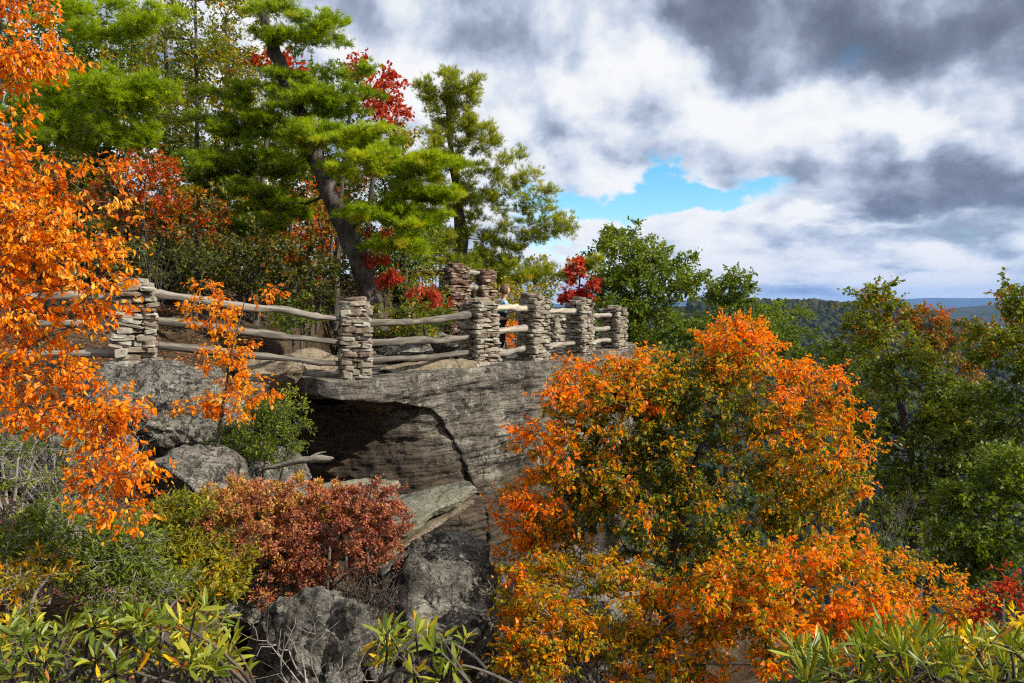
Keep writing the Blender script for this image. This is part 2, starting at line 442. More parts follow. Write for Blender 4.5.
    if leaf == 'needle':
        P = P + rng.normal(0, 0.35, (n_, 3)) * size * np.array([1, 1, 0.5])
        D = tw * 0.7 + rng.normal(0, 0.45, (n_, 3)) + np.array([0, 0, 0.35])
        add_needles(crown, rng, P, D, size, va, m=m, w=nw)
    else:
        P = P + rng.normal(0, 0.5, (n_, 3)) * size * jit
        D = tw * 0.6 + rng.normal(0, 0.6, (n_, 3)) - np.array([0, 0, droop])
        add_leaves(crown, rng, P, D, size, leaf, va, upb)
    wood.build(parts[0], bark or BARK, root, base)
    crown.build(parts[1], mat, root, base, smooth=False)
    COUNT[0] += sum(len(f) for f in crown.f)
    return root

def B(px, py, d, rx, ry, rd, n, v=None):
    c = W(px, py, d); r = (rx * d / F, rd, ry * d / F)
    return (c, r, n, v) if v is not None else (c, r, n)

def T(*pts):
    return [list(W(p[0], p[1], p[2])) + [p[3]] for p in pts]

# ------------------------------------------------------------------ rocks
def ico(sub):
    bm = bmesh.new(); bmesh.ops.create_icosphere(bm, subdivisions=sub, radius=1)
    V = np.array([v.co[:] for v in bm.verts]); Fc = np.array([[v.index for v in f.verts] for f in bm.faces])
    bm.free(); return V, Fc
ICO = {k: ico(k) for k in (1, 2, 4, 5, 6)}

def rock(name, label, c, r, mat, seed=1, rot=(0, 0, 0), planes=10, cut=(0.45, 0.8), amp=0.10, sub=5, strata=0.03, kind=None, cat='boulder', group=None, box=0.0, sf=9.0):
    rng = np.random.default_rng(seed)
    V, Fc = ICO[sub]; V = V.copy()
    if box:
        pnorm = (np.abs(V) ** 6).sum(1) ** (1 / 6); V = V * ((1 - box) + box / pnorm[:, None])
    for _ in range(planes):
        n = nrm(rng.normal(0, 1, 3)); o = rng.uniform(*cut)
        d = V @ n - o
        V = V - np.outer(np.maximum(d, 0) * 0.93, n)
    r = np.asarray(r, float)
    nn = nrm(V / r)
    V = V * r
    q = V + seed * 5.1
    s = float(np.mean(r))
    V = V + nn * (fbm(q * (1.4 / s), seed, 6, 0.55) * amp * s)[:, None]
    V = V + nn * (ridge(q * (3.6 / s), seed + 5, 5) * amp * 0.22 * s)[:, None]
    if strata:
        sv = noise(np.stack([q[:, 0] * 0.7, q[:, 1] * 0.7, q[:, 2] * sf], -1), seed) + 0.5 * noise(np.stack([q[:, 0] * 1.7, q[:, 1] * 1.7, q[:, 2] * sf * 2.3], -1), seed + 1)
        hz = nn * np.array([1, 1, 0.15])
        V = V + hz * (sv * strata)[:, None]
    Rm = np.array(Matrix.Rotation(rot[2], 3, 'Z') @ Matrix.Rotation(rot[1], 3, 'Y') @ Matrix.Rotation(rot[0], 3, 'X'))
    V = V @ Rm.T
    mb = MB(); mb.add(V, Fc)
    o = mb.build(name, mat, None, (0, 0, 0))
    o.location = tuple(c)
    o['label'] = label; o['category'] = cat
    if group: o['group'] = group
    return o

ROCK = rock_mat('grey sandstone', (0.06, 0.052, 0.042), (0.19, 0.17, 0.145), (0.38, 0.36, 0.31), 0.5, 0.85, scale=1.4, bump=1.0)
ROCKL = rock_mat('pale lichened sandstone', (0.07, 0.062, 0.05), (0.235, 0.215, 0.18), (0.42, 0.40, 0.34), 0.7, 0.92, scale=1.8, bump=1.0, strata=5, crack=0.8)
ROCKG = rock_mat('green lichened slab', (0.13, 0.12, 0.085), (0.34, 0.325, 0.23), (0.50, 0.48, 0.36), 0.7, 0.6, scale=2.6, lich_col=(0.40, 0.43, 0.28), bump=1.0)
ROCKD = rock_mat('black lichened rock', (0.05, 0.045, 0.038), (0.18, 0.165, 0.14), (0.42, 0.40, 0.34), 0.9, 0.95, strata=1.5, scale=2.0, crack=0.6, bump=1.0)
ROCKT = rock_mat('tan sandstone', (0.12, 0.09, 0.055), (0.29, 0.23, 0.155), (0.42, 0.35, 0.26), 0.3, 0.6, scale=1.5, bump=0.9)
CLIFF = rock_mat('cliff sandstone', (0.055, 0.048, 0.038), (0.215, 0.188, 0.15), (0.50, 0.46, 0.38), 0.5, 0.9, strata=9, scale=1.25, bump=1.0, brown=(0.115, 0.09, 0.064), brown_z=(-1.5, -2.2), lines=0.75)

# ------------------------------------------------------------------ cliff edge in plan
EDGE = np.array([(-3.9, 17.0), (-3.75, 14.6), (-3.5, 13.1), (-3.0, 12.35), (-2.45, 12.05), (-2.0, 12.5), (-1.2, 13.75), (-0.3, 14.85), (0.5, 16.1),
                 (1.45, 17.3), (2.4, 18.9), (3.1, 20.5), (3.6, 22.3), (3.4, 24.5), (2.2, 27.0), (0.0, 30)])
def edge_sd(x, y):
    """signed distance to the cliff edge, positive on the platform side"""
    P = np.stack([x, y], -1); best = np.full(x.shape, 1e9); sg = np.ones(x.shape)
    for a, b in zip(EDGE[:-1], EDGE[1:]):
        ab = b - a; t = np.clip(((P - a) @ ab) / (ab @ ab), 0, 1)
        dd = P - (a + t[..., None] * ab); d = np.linalg.norm(dd, axis=-1)
        cr = ab[0] * (P[..., 1] - a[1]) - ab[1] * (P[..., 0] - a[0])
        m = d < best - 1e-9
        best = np.where(m, d, best); sg = np.where(m, np.sign(cr), sg)
    return best * sg

CTRL_OUT = [  # (x, y, z) ground outside the platform
 (0, 0, -1.75), (-2, 1, -1.7), (2, 1, -1.8), (0, 3, -2.15), (-2, 3.2, -2.05), (-4, 4, -1.95), (2, 3.2, -2.3), (4, 4, -2.9), (-1, 5, -2.9), (-3, 6, -2.5), (-5, 6, -1.9), (-4, 8.2, -2.0),
 (-6.5, 8.5, -1.2), (-9, 8, -0.8), (-3.0, 9, -3.0), (-3.3, 11, -3.6), (-1.4, 7, -4.2), (1, 6.5, -4.6), (-1.5, 10, -6.3), (0.5, 10, -7), (1, 13, -8), (3, 8, -5.5), (5, 7, -4.9), (6, 10, -6.5), (4, 16, -10), (8, 16, -9),
 (12, 12, -8), (8, 5, -4.0), (12, 6, -5), (16, 20, -14), (6, 26, -13), (12, 34, -18), (25, 15, -13), (0, 40, -14), (20, 50, -28), (-10, 50, -4), (-20, 5, 1.5), (-12, -6, -0.5), (5, -8, -2), (20, -10, -6)]
CTRL_IN = [(-2, 13, -1.35), (-4, 14, -1.2), (-5.2, 11, -1.0), (-6.5, 12, -0.9), (-8, 11, -0.6), (-12, 12, 0.6), (-8, 16, 0.0), (-5, 18, -0.8), (0, 18, -1.35), (2, 21, -1.35), (-2, 22, -1.1), (-12, 22, 2.6), (-6, 26, 0.6),
           (-20, 18, 4), (-22, 35, 6), (-6, 38, 1.0), (2, 28, -2.2), (-30, 10, 4), (-40, 60, 6), (0, 45, -6)]
def idw(ct, x, y, p=3.2):
    A = np.array(ct); num = 0; den = 0
    for cx, cy, cz in A:
        w = 1.0 / (((x - cx) ** 2 + (y - cy) ** 2) ** (p / 2) + 0.05)
        num = num + w * cz; den = den + w
    return num / den
def ridgeA(x): return -4 - 95 * sstep(430, 640, x) - 12 * sstep(250, 0, x)
def height(x, y):
    x = np.asarray(x, float); y = np.asarray(y, float)
    sd = edge_sd(x, y)
    hin = idw(CTRL_IN, x, y); hout = idw(CTRL_OUT, x, y)
    inn = sstep(4.3, 5.1, sd)
    # west of the ravine the ground is continuous
    lf = sstep(-4.2, -5.4, x) * sstep(9.6, 10.8, y)
    inn = np.maximum(inn, lf)
    h = hout * (1 - inn) + hin * inn
    P = np.stack([x, y, np.zeros_like(x)], -1)
    r = np.hypot(x, y)
    h = h + fbm(P * 0.8, 3, 4) * 0.14 * sstep(1, 3, r) + fbm(P * 0.15, 9, 3) * 0.5 * sstep(15, 40, r)
    # far country
    gorge = -60 - 150 * sstep(60, 320, y)
    cr = ridgeA(x) + fbm(P / 160.0, 21, 3) * 5
    fa = np.where(y < 930, gorge + (cr - gorge) * sstep(330, 930, y), cr - (cr + 240) * sstep(930, 1900, y))
    bz = -150 + 140 * np.exp(-((y - 4200 + 0.25 * x) / 900.0) ** 2) * (0.55 + 0.45 * sstep(1300, 2300, x)) + fbm(P / 900.0, 55, 4) * 28 * sstep(2400, 3500, y)
    bz = np.maximum(bz, -200 + 290 * np.exp(-((y - 12500 - 0.1 * x) / 2500.0) ** 2) * (0.75 + 0.27 * sstep(4200, 7200, x)) + fbm(P / 2500.0, 4, 4) * 32)
    bz = bz + fbm(P / 700.0, 31, 4) * 10
    fb = sstep(1500, 2400, y)
    far = fa * (1 - fb) + bz * fb
    k = sstep(50, 120, r)
    back = sstep(60, -60, y) * 1.0
    far = far * (1 - back) + (5 + fbm(P / 120.0, 8, 3) * 8) * back
    left = sstep(0, -90, x - y * 0.15) * sstep(1500, 300, r)
    far = far * (1 - left) + (6 + fbm(P / 90.0, 8, 3) * 6) * left
    return h * (1 - k) + far * k

# ------------------------------------------------------------------ ground sheet
def ground():
    an = np.radians(np.concatenate([np.arange(-180, -45, 3.0), np.arange(-45, 50, 0.42), np.arange(50, 181, 3.0)]))
    rr = np.concatenate([np.linspace(0.3, 4, 18), np.geomspace(4.2, 40, 150), np.geomspace(42, 15800, 190)])
    Rg, Ag = np.meshgrid(rr, an, indexing='ij')
    X = np.sin(Ag) * Rg; Y = np.cos(Ag) * Rg
    Z = height(X, Y)
    V = np.stack([X, Y, Z], -1); n, m = X.shape
    i = np.arange(n - 1)[:, None] * m; j = np.arange(m - 1)[None]
    Fq = np.stack([i + j, i + j + 1, i + m + j + 1, i + m + j], -1).reshape(-1, 4)
    mt, nt = new_mat('forest floor')
    geo = N(nt, 'ShaderNodeNewGeometry'); P = geo.outputs['Position']
    a = noise_n(nt, P, 1.1, 7, 0.65, 0.3); b = noise_n(nt, P, 14, 6, 0.7)
    near = ramp(nt, (E(nt, a) * 0.5 + E(nt, b) * 0.5).x, [(0.35, (0.015, 0.011, 0.008)), (0.48, (0.05, 0.034, 0.02)), (0.57, (0.10, 0.07, 0.045)), (0.68, (0.2, 0.17, 0.135))])
    c = noise_n(nt, P, 0.0035, 8, 0.7); c2 = noise_n(nt, P, 0.05, 4, 0.7)
    far = ramp(nt, (E(nt, c) * 0.55 + E(nt, c2) * 0.45).x, [(0.40, (0.018, 0.028, 0.012)), (0.52, (0.035, 0.045, 0.018)), (0.61, (0.06, 0.045, 0.02)), (0.70, (0.2, 0.17, 0.09))])
    sep = N(nt, 'ShaderNodeSeparateXYZ'); nt.links.new(P, sep.inputs[0])
    col = mixc(nt, E(nt, sep.outputs[1]).smooth(50, 110), near, far)
    bs = N(nt, 'ShaderNodeBsdfPrincipled'); bs.inputs['Roughness'].default_value = 0.95; bs.inputs['Specular IOR Level'].default_value = 0.05
    nt.links.new(col, bs.inputs['Base Color'])
    bp = N(nt, 'ShaderNodeBump'); bp.inputs['Strength'].default_value = 0.6; bp.inputs['Distance'].default_value = 0.05
    nt.links.new(b, bp.inputs['Height']); nt.links.new(bp.outputs[0], bs.inputs['Normal'])
    out = N(nt, 'ShaderNodeOutputMaterial'); nt.links.new(bs.outputs[0], out.inputs[0])
    mb = MB(); mb.add(V.reshape(-1, 3), Fq); o = mb.build('ground', mt); o['kind'] = 'structure'
ground()

# ------------------------------------------------------------------ cliff platform
def cliff_face(EDG, ztop, depth, cap, seed, inlen):
    E0 = np.array(EDG)
    for _ in range(2):
        Q = [E0[0]]
        for a, b in zip(E0[:-1], E0[1:]): Q += [a * .75 + b * .25, a * .25 + b * .75]
        Q.append(E0[-1]); E0 = np.array(Q)
    seg = np.r_[0, np.cumsum(np.linalg.norm(np.diff(E0, axis=0), axis=1))]
    ns = int(seg[-1] * 28); s = np.linspace(0, seg[-1], ns)
    ex = np.interp(s, seg, E0[:, 0]); ey = np.interp(s, seg, E0[:, 1])
    k = np.ones(25) / 25
    tx, ty = [np.convolve(np.pad(np.gradient(q), 12, 'edge'), k, 'valid') for q in (ex, ey)]
    ln = np.hypot(tx, ty); nx, ny = ty / ln, -tx / ln     # outward
    t = np.concatenate([-np.linspace(inlen, 0.3, 30), np.linspace(-0.25, 0.25, 12), np.linspace(0.28, 4.5, 170), np.linspace(4.6, depth, 40)])
    S, Tt = np.meshgrid(s, t, indexing='ij')
    EX, EY, NX, NY = [np.repeat(a[:, None], len(t), 1) for a in (ex, ey, nx, ny)]
    down = np.maximum(Tt, 0); inw = np.maximum(-Tt, 0)
    if cap:
        inw = inw * (0.15 + 0.85 * sstep(5.5, 8.5, S))
        sc_ = S - 4.9
        # the left end is only a jutting cap: below tc the sheet turns inward under it
        tc = 0.33 + 0.07 * np.sin(S * 2.3) + 0.35 * np.maximum(sc_ - 1.3, 0) + 1.3 * sstep(2.4, 3.9, sc_) + 9 * sstep(3.7, 4.3, sc_)
        over = np.maximum(down - tc, 0); down = np.minimum(down, tc)
        und = np.minimum(0.9 * over, 0.7 + 2.4 * sstep(5.2, 6.2, S)) + 0.10 * sstep(0.2, 0.5, down) * (sc_ < 5) + 0.12 * sstep(0, 1, sc_ - 5) * down
        down = down + 0.12 * np.minimum(over, 2)
    else:
        und = 0.12 * down * 0 + 0.25 * sstep(1.9, 2.1, S + 0.2 * np.sin(down * 1.7)) - 0.2 * sstep(3.6, 3.75, S - .1 * down)
    off = -inw * 0.95 - und
    X = EX + NX * off; Y = EY + NY * off
    Z = ztop - down + 0.03 * np.exp(-(inw / 0.5) ** 2)
    P = np.stack([X, Y, Z], -1)
    n1 = fbm(P * 0.55, seed, 5, 0.55) * 0.14
    n2 = ridge(np.stack([X * 0.9, Y * 0.9, Z * 3.2], -1), seed + 3, 5) * 0.045
    n3 = noise(np.stack([X * 1.5, Y * 1.5, Z * 13], -1), seed + 4) * 0.034 + noise(np.stack([X * 3, Y * 3, Z * 34], -1), seed + 5) * 0.014
    n4 = ridge(np.stack([X * 1.6, Y * 1.6, Z * 0.8], -1), 23, 5) * 0.06 * sstep(-1.0, 0.5, X)
    if not cap: n3 = n3 * 0.6
    wall = sstep(0.0, 0.35, down)
    dsp = (n2 + n3 + n4) * wall + n1 * np.exp(-inw / 0.7)
    P[..., 0] += NX * dsp; P[..., 1] += NY * dsp
    P[..., 2] += (1 - wall) * (fbm(np.stack([X * 0.9, Y * 0.9, 0 * X], -1), 41, 5) * 0.045)
    if cap: P[..., 2] += sstep(0, 0.3, over) * (fbm(np.stack([X * 1.3, Y * 1.3, 0 * X], -1), 44, 4) * 0.12)
    n, m = X.shape
    i = np.arange(n - 1)[:, None] * m; j = np.arange(m - 1)[None]
    mb = MB(); mb.add(P.reshape(-1, 3), np.stack([i + j, i + m + j, i + m + j + 1, i + j + 1], -1).reshape(-1, 4))
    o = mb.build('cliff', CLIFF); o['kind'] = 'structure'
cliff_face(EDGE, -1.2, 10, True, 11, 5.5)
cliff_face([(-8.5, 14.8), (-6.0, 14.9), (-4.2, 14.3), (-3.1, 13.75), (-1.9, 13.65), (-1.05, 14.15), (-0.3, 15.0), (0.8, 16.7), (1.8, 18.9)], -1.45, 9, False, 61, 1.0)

# ------------------------------------------------------------------ stone pillars
STONE = attr_mat('stacked fieldstone', [(0.08, (0.06, 0.047, 0.038)), (0.22, (0.15, 0.108, 0.078)), (0.36, (0.205, 0.165, 0.12)), (0.55, (0.24, 0.205, 0.155)), (0.8, (0.34, 0.31, 0.25)), (0.98, (0.47, 0.44, 0.37))], 10, 0.92, 0.7, 0.3)
STONER = attr_mat('reddish fieldstone', [(0.08, (0.06, 0.03, 0.022)), (0.35, (0.14, 0.075, 0.05)), (0.6, (0.20, 0.13, 0.09)), (0.9, (0.36, 0.30, 0.23))], 10, 0.92, 0.7, 0.15)
MORTAR = plain('dark joint fill', (0.035, 0.03, 0.025), 0.95)
bmc = bmesh.new(); bmesh.ops.create_cube(bmc, size=1.0)
bmesh.ops.bevel(bmc, geom=bmc.edges[:], offset=0.16, segments=1, affect='EDGES')
bmesh.ops.triangulate(bmc, faces=[f for f in bmc.faces if len(f.verts) > 4])
_cv = np.array([v.co[:] for v in bmc.verts])
_cq = np.array([[v.index for v in f.verts] for f in bmc.faces if len(f.verts) == 4]); _ct = np.array([[v.index for v in f.verts] for f in bmc.faces if len(f.verts) == 3])
bmc.free()
def stone(mb, rng, c, dim, yaw, a, tilt=0.05):
    V = _cv * (1 + rng.normal(0, 0.09, _cv.shape)) * dim
    V[:, 0] *= 1 + V[:, 2] / dim[2] * rng.normal(0, 0.06)
    Rm = np.array(Matrix.Rotation(yaw, 3, 'Z') @ Matrix.Rotation(rng.normal(0, tilt), 3, 'X') @ Matrix.Rotation(rng.normal(0, tilt), 3, 'Y'))
    V = V @ Rm.T + c
    mb.add(V, _cq, a)
    if len(_ct): 
        mb.f.append(_ct + mb.n - len(V)); mb.a.append(np.full(len(_ct), a))

def pillar(label, x, y, z0, h, w, yaw, seed, red=False, wob=0.03, group='stacked stone posts of the overlook fence', cap=1):
    rng = np.random.default_rng(seed)
    root = thing('stone_fence_post', label, 'stone post', (x, y, z0), group)
    root.rotation_euler = (0, 0, yaw)
    sh = MB(); core = MB()
    V = np.array([(sx * (w * .5 - .07), sy * (w * .5 - .07), zz) for zz in (-0.25, h - 0.06) for sx, sy in ((-1, -1), (1, -1), (1, 1), (-1, 1))])
    core.add(V, [[0, 3, 2, 1], [4, 5, 6, 7], [0, 1, 5, 4], [1, 2, 6, 5], [2, 3, 7, 6], [3, 0, 4, 7]])
    z = -0.12
    hc = h - 0.1
    for side in range(4):
        z = -0.12 - rng.uniform(0, 0.05)
        ca, sa = math.cos(side * math.pi / 2), math.sin(side * math.pi / 2)
        while z < hc:
            th = min(rng.choice([0.035, 0.05, 0.065, 0.085, 0.12], p=[.2, .27, .25, .18, .1]), hc - z + 0.02)
            tw = w * (1 + 0.06 * (1 - z / h)); u = -tw / 2 + rng.normal(0, wob * .5)
            while u < tw / 2 - 0.04:
                L_ = min(rng.uniform(0.12, 0.42), tw / 2 - u + abs(rng.normal(0, .025)))
                if L_ < 0.05: break
                dep = rng.uniform(0.13, 0.2); pr = rng.normal(0, wob * 0.9)
                cu = u + L_ / 2; cw = tw / 2 - dep / 2 + pr
                c = np.array([ca * cu + sa * cw, sa * cu - ca * cw, z + th / 2 + rng.normal(0, 0.006)])
                stone(sh, rng, c, np.array([L_ * 0.98, dep, th * rng.uniform(.86, 1.02)]), side * math.pi / 2 + rng.normal(0, 0.09), rng.beta(1.8, 1.3), 0.07)
                u += L_
            z += th
    sh.build('shaft', STONER if red else STONE, root, smooth=False)
    core.build('mortar_core', MORTAR, root, smooth=False)
    cp = MB()
    n = rng.integers(2, 4)
    for k in range(n):
        a = k / n * 2 * math.pi + rng.uniform(0, 1)
        stone(cp, rng, np.array([math.cos(a) * w * 0.22, math.sin(a) * w * 0.22, hc + 0.04]), np.array([w * .68, w * .55, 0.085]), rng.uniform(0, 3), rng.uniform(.3, .75), 0.04)
    if cap: stone(cp, rng, np.array([rng.normal(0, .05), rng.normal(0, .05), hc + 0.11]), np.array([w * .72, w * .55, 0.07]), rng.uniform(-.4, .4), rng.uniform(.1, .6), 0.05)
    cp.build('cap_stone', STONER if red else STONE, root, smooth=False)
    return root

PIL = {}
def put_pillar(key, label, px, d, pt, pb, w, yaw, seed, **kw):
    top = W(px, pt, d); z0 = W(px, pb, d)[2]
    PIL[key] = (top[0], d, z0, top[2])
    pillar(label, top[0], d, z0, top[2] - z0, w, yaw, seed, **kw)
put_pillar('p0', 'pale crooked stacked-stone pillar half behind the orange leaves at left', 134, 10.7, 281, 377, 0.46, 0.5, 11, wob=0.045)
put_pillar('p1', 'stone pillar on the rock corner, in front of the leaning pine trunk', 355, 12.8, 300, 377, 0.43, 0.28, 12)
put_pillar('p2', 'broad stone pillar with a flat overhanging cap, hiding half of the visitor', 479, 15.4, 300, 364, 0.54, 0.75, 13)
put_pillar('p3', 'tall stone pillar just right of the visitor, with a humped cap', 534, 16.9, 295, 358, 0.50, 0.8, 14)
put_pillar('p4', 'stone pillar near the cliff end with a slanted cap stone', 580, 18.7, 299, 354, 0.48, 0.85, 15)
put_pillar('p5', 'last stone pillar at the tip of the overlook against the green tree', 614, 20.6, 305, 350, 0.50, 0.9, 16, cap=0)
put_pillar('p6', 'low stone pillar on the far side of the platform seen between two nearer ones', 556, 22.5, 314, 345, 0.5, 0.7, 17, cap=0)
put_pillar('b1', 'tall dark reddish stone pillar of the upper platform beside the wooden footbridge', 456, 21.5, 265, 345, 0.56, 0.5, 18, red=True)
put_pillar('b2', 'slimmer stone pillar of the upper platform right above the visitor', 486, 22.0, 269, 345, 0.42, 0.6, 19, red=True, cap=0)
put_pillar('b3', 'dark stone pillar at the left end of the footbridge behind the red leaves', 404, 23.0, 272, 345, 0.5, 0.6, 20, red=True, cap=0)

LOGM = attr_mat('weathered log', [(0.15, (0.035, 0.03, 0.024)), (0.42, (0.12, 0.105, 0.085)), (0.7, (0.29, 0.26, 0.215)), (1, (0.55, 0.49, 0.35))], 14, 0.85, 1.0, 0.0, (0.12, 1.6, 1.6))
LOGB = attr_mat('brown log', [(0.1, (0.06, 0.035, 0.022)), (0.5, (0.15, 0.09, 0.06)), (1, (0.3, 0.22, 0.16))], 14, 0.85, 0.8, 0.0, (0.2, 1.4, 1.4))
def rail(label, p, q, r, a=0.5, seed=1, sag=0.0, mat=None, name='log_rail', group='weathered log rails', cat='log rail'):
    rng = np.random.default_rng(seed)
    p = np.asarray(p, float); q = np.asarray(q, float)
    n = 60; t = np.linspace(0, 1, n)
    ln = np.linalg.norm(q - p)
    P = np.zeros((n, 3)); P[:, 0] = t * ln; P[:, 2] = -sag * 4 * t * (1 - t)
    w1 = fbm(np.stack([t * ln * 0.8, 0 * t + seed, 0 * t], -1), seed, 3); w2 = fbm(np.stack([t * ln * 0.8, 0 * t + seed, 0 * t + 9], -1), seed + 9, 3)
    P[:, 1] += w1 * 0.03; P[:, 2] += w2 * 0.035
    P -= P[0] * (1 - t)[:, None] + (P[-1] - [ln, 0, 0]) * t[:, None]
    R = r * 0.78 * (1.02 - 0.2 * t) * (1 + 0.05 * np.sin(t * 9 + seed) + 0.07 * noise(np.stack([t * ln * 3.1, 0 * t, 0 * t + seed], -1), 4))
    for _ in range(3): R += r * 0.22 * np.exp(-((t - rng.uniform(.1, .9)) * ln / 0.05) ** 2)
    if seed % 2: R = R[::-1]
    mb = MB(); tube(mb, P, R, 16, a, wob=r * 0.14, seed=seed)
    o = mb.build(name, mat or LOGM, None); o.location = tuple(p)
    o.rotation_euler = Vector(q - p).to_track_quat('X', 'Z').to_euler()
    thing(None, label, cat, o=o, group=group)
    return o
def rr(label, a, ya, b, yb, seed, r=0.075, dpa=0, dpb=0, v=0.5, xa=None, xb=None, **kw):
    pa = PIL[a] if isinstance(a, str) else a; pb_ = PIL[b] if isinstance(b, str) else b
    A = W(0, ya, pa[1] + dpa); Bq = W(0, yb, pb_[1] + dpb)
    rail(label, (pa[0], pa[1], A[2]), (pb_[0], pb_[1], Bq[2]), r, v, seed, **kw)
pl = (-9.6, 10.2)
rr('long pale top rail running left from the crooked pillar behind orange leaves', pl, 297, 'p0', 299, 31, r=0.085, v=0.7)
rr('middle pale rail running left from the crooked pillar behind orange leaves', pl, 322, 'p0', 325, 32, r=0.08, v=0.7)
rr('lowest pale rail at the left, near the rock, behind orange leaves', pl, 352, 'p0', 354, 33, r=0.07, v=0.65)
rr('top rail sloping down from the crooked pillar to the corner pillar', 'p0', 290, 'p1', 321, 34, r=0.075, sag=0.02, v=0.6)
rr('middle rail between the crooked pillar and the corner pillar, above the tan boulder', 'p0', 318, 'p1', 343, 35, r=0.07, v=0.45)
rr('lowest rail between the crooked pillar and the corner pillar, crossing the tan boulder', 'p0', 343, 'p1', 364, 36, r=0.07, v=0.4)
rr('top rail right of the corner pillar, in front of the green bush', 'p1', 323, 'p2', 313, 37, r=0.085, sag=0.05, v=0.42)
rr('middle rail right of the corner pillar', 'p1', 343, 'p2', 333, 38, r=0.08, sag=0.04, v=0.38)
rr('lowest rail right of the corner pillar, just above the rock shelf', 'p1', 361, 'p2', 351, 39, r=0.07, sag=0.03, v=0.36)
rr('pale yellowish top rail crossing the visitor', 'p2', 309, 'p3', 309, 40, r=0.085, v=0.98)
rr('middle rail crossing the visitor at thigh height', 'p2', 334, 'p3', 327, 41, r=0.085, v=0.8)
rr('bent lowest rail by the feet of the visitor', 'p2', 353, 'p3', 345, 42, r=0.075, sag=0.06, v=0.7)
rr('pale top rail between the humped pillar and the slanted-cap pillar', 'p3', 313, 'p4', 312, 43, r=0.08, v=0.85)
rr('lowest rail between the humped pillar and the slanted-cap pillar', 'p3', 350, 'p4', 343, 44, r=0.075, v=0.7, sag=-0.04)
rr('top rail of the last fence bay at the overlook tip', 'p4', 315, 'p5', 315, 45, r=0.075, v=0.75)
rr('middle rail of the last fence bay at the overlook tip', 'p4', 327, 'p5', 327, 46, r=0.075, v=0.75)
rr('lowest rail of the last fence bay at the overlook tip', 'p4', 344, 'p5', 340, 47, r=0.075, v=0.75)
rr('top plank-like rail between the two upper platform pillars', 'b1', 273, 'b2', 273, 48, r=0.09, v=0.75)
rr('lower plank-like rail between the two upper platform pillars', 'b1', 287, 'b2', 288, 49, r=0.09, v=0.75)
pq = (-7.5, 24.0)
def bridge():
    p, q = PIL['b3'], PIL['b1']
    z1 = W(0, 273, 22)[2]; z2 = W(0, 299, 22)[2]
    o = thing('footbridge_railing', 'brown log railing with thin pale uprights beside the dark reddish pillar', 'railing', (p[0], p[1], z2))
    def sub(nm, a, b, r, v, m, seed):
        mb = MB(); n = 10; t = np.linspace(0, 1, n)[:, None]
        tube(mb, np.asarray(a) * (1 - t) + np.asarray(b) * t, r, 8, v, wob=r * 0.1, seed=seed)
        mb.build(nm, m, o, (p[0], p[1], z2))
    sub('top_rail', (p[0], p[1], z1), (q[0], q[1], z1 + 0.02), 0.085, 0.4, LOGB, 1)
    sub('bottom_rail', (p[0], p[1], z2), (q[0], q[1], z2), 0.08, 0.3, LOGB, 2)
    for k in range(15):
        t = (k + 0.7) / 15.5
        x = p[0] + (q[0] - p[0]) * t; y = p[1] + (q[1] - p[1]) * t
        sub('baluster', (x, y - 0.02, z2 + 0.02), (x + 0.01, y - 0.02, z1 - 0.02), 0.016, 0.85, LOGM, k + 5)
bridge()

# ------------------------------------------------------------------ rocks on the platform and in front
rock('boulder', 'tan angular boulder behind the low rail left of the corner pillar', W(312, 358, 14.2) + [0, 0, -0.15], (0.62, 0.7, 0.42), ROCKT, 3, (0.15, -0.25, 0.3), 12, box=0.6)
rock('boulder', 'small shaded block wedged under the rails left of the tan boulder', W(262, 375, 12.6), (0.6, 0.6, 0.5), ROCKT, 4, (0, 0.3, 0.3), 10, box=0.5)
rock('boulder', 'long flat rock shelf behind the middle fence bay', (-1.9, 16.6, -1.0), (1.5, 0.9, 0.17), ROCKL, 5, (0, 0, 0.75), 6, box=0.7, strata=0.01)
rock('boulder', 'rounded rock between rails right of the corner pillar', W(408, 351, 14.9), (0.45, 0.4, 0.2), ROCKL, 6, (0, 0, 0.2), 8)
rock('boulder', 'low pale rock behind the fence just left of the broad pillar', W(445, 345, 18), (0.8, 0.6, 0.24), ROCKL, 61, (0, 0, 0.2), 8, box=0.5)
rock('boulder', 'flat tan rock slab on the platform edge under the rails', (-1.35, 14.55, -1.22), (1.25, 0.45, 0.13), ROCKT, 7, (0, 0, 0.92), 6, box=0.8, strata=0.01)
rock('boulder', 'cracked grey lichened outcrop below the crooked pillar', W(145, 420, 9.9) + [0, 0.5, -0.15], (1.0, 0.9, 0.75), ROCKL, 8, (0, 0, 0.3), 9, amp=0.16, sub=6, box=0.4)
rock('boulder', 'dark stone ledge under the left rails', W(60, 365, 10.6) + [0, 0.3, -0.3], (1.7, 0.6, 0.38), ROCK, 81, (0, 0, 0.0), 8, box=0.7)
rock('boulder', 'grey rounded boulder below the orange sapling', W(203, 482, 8.4), (0.5, 0.5, 0.40), ROCKL, 9, (0, 0.15, 0.5), 9, amp=0.12)
rock('boulder', 'half-hidden grey rock behind the grey twigs at far left', W(55, 470, 8.2), (0.9, 0.7, 0.55), ROCKL, 10, (0, 0.1, 0.2), 9, amp=0.12)
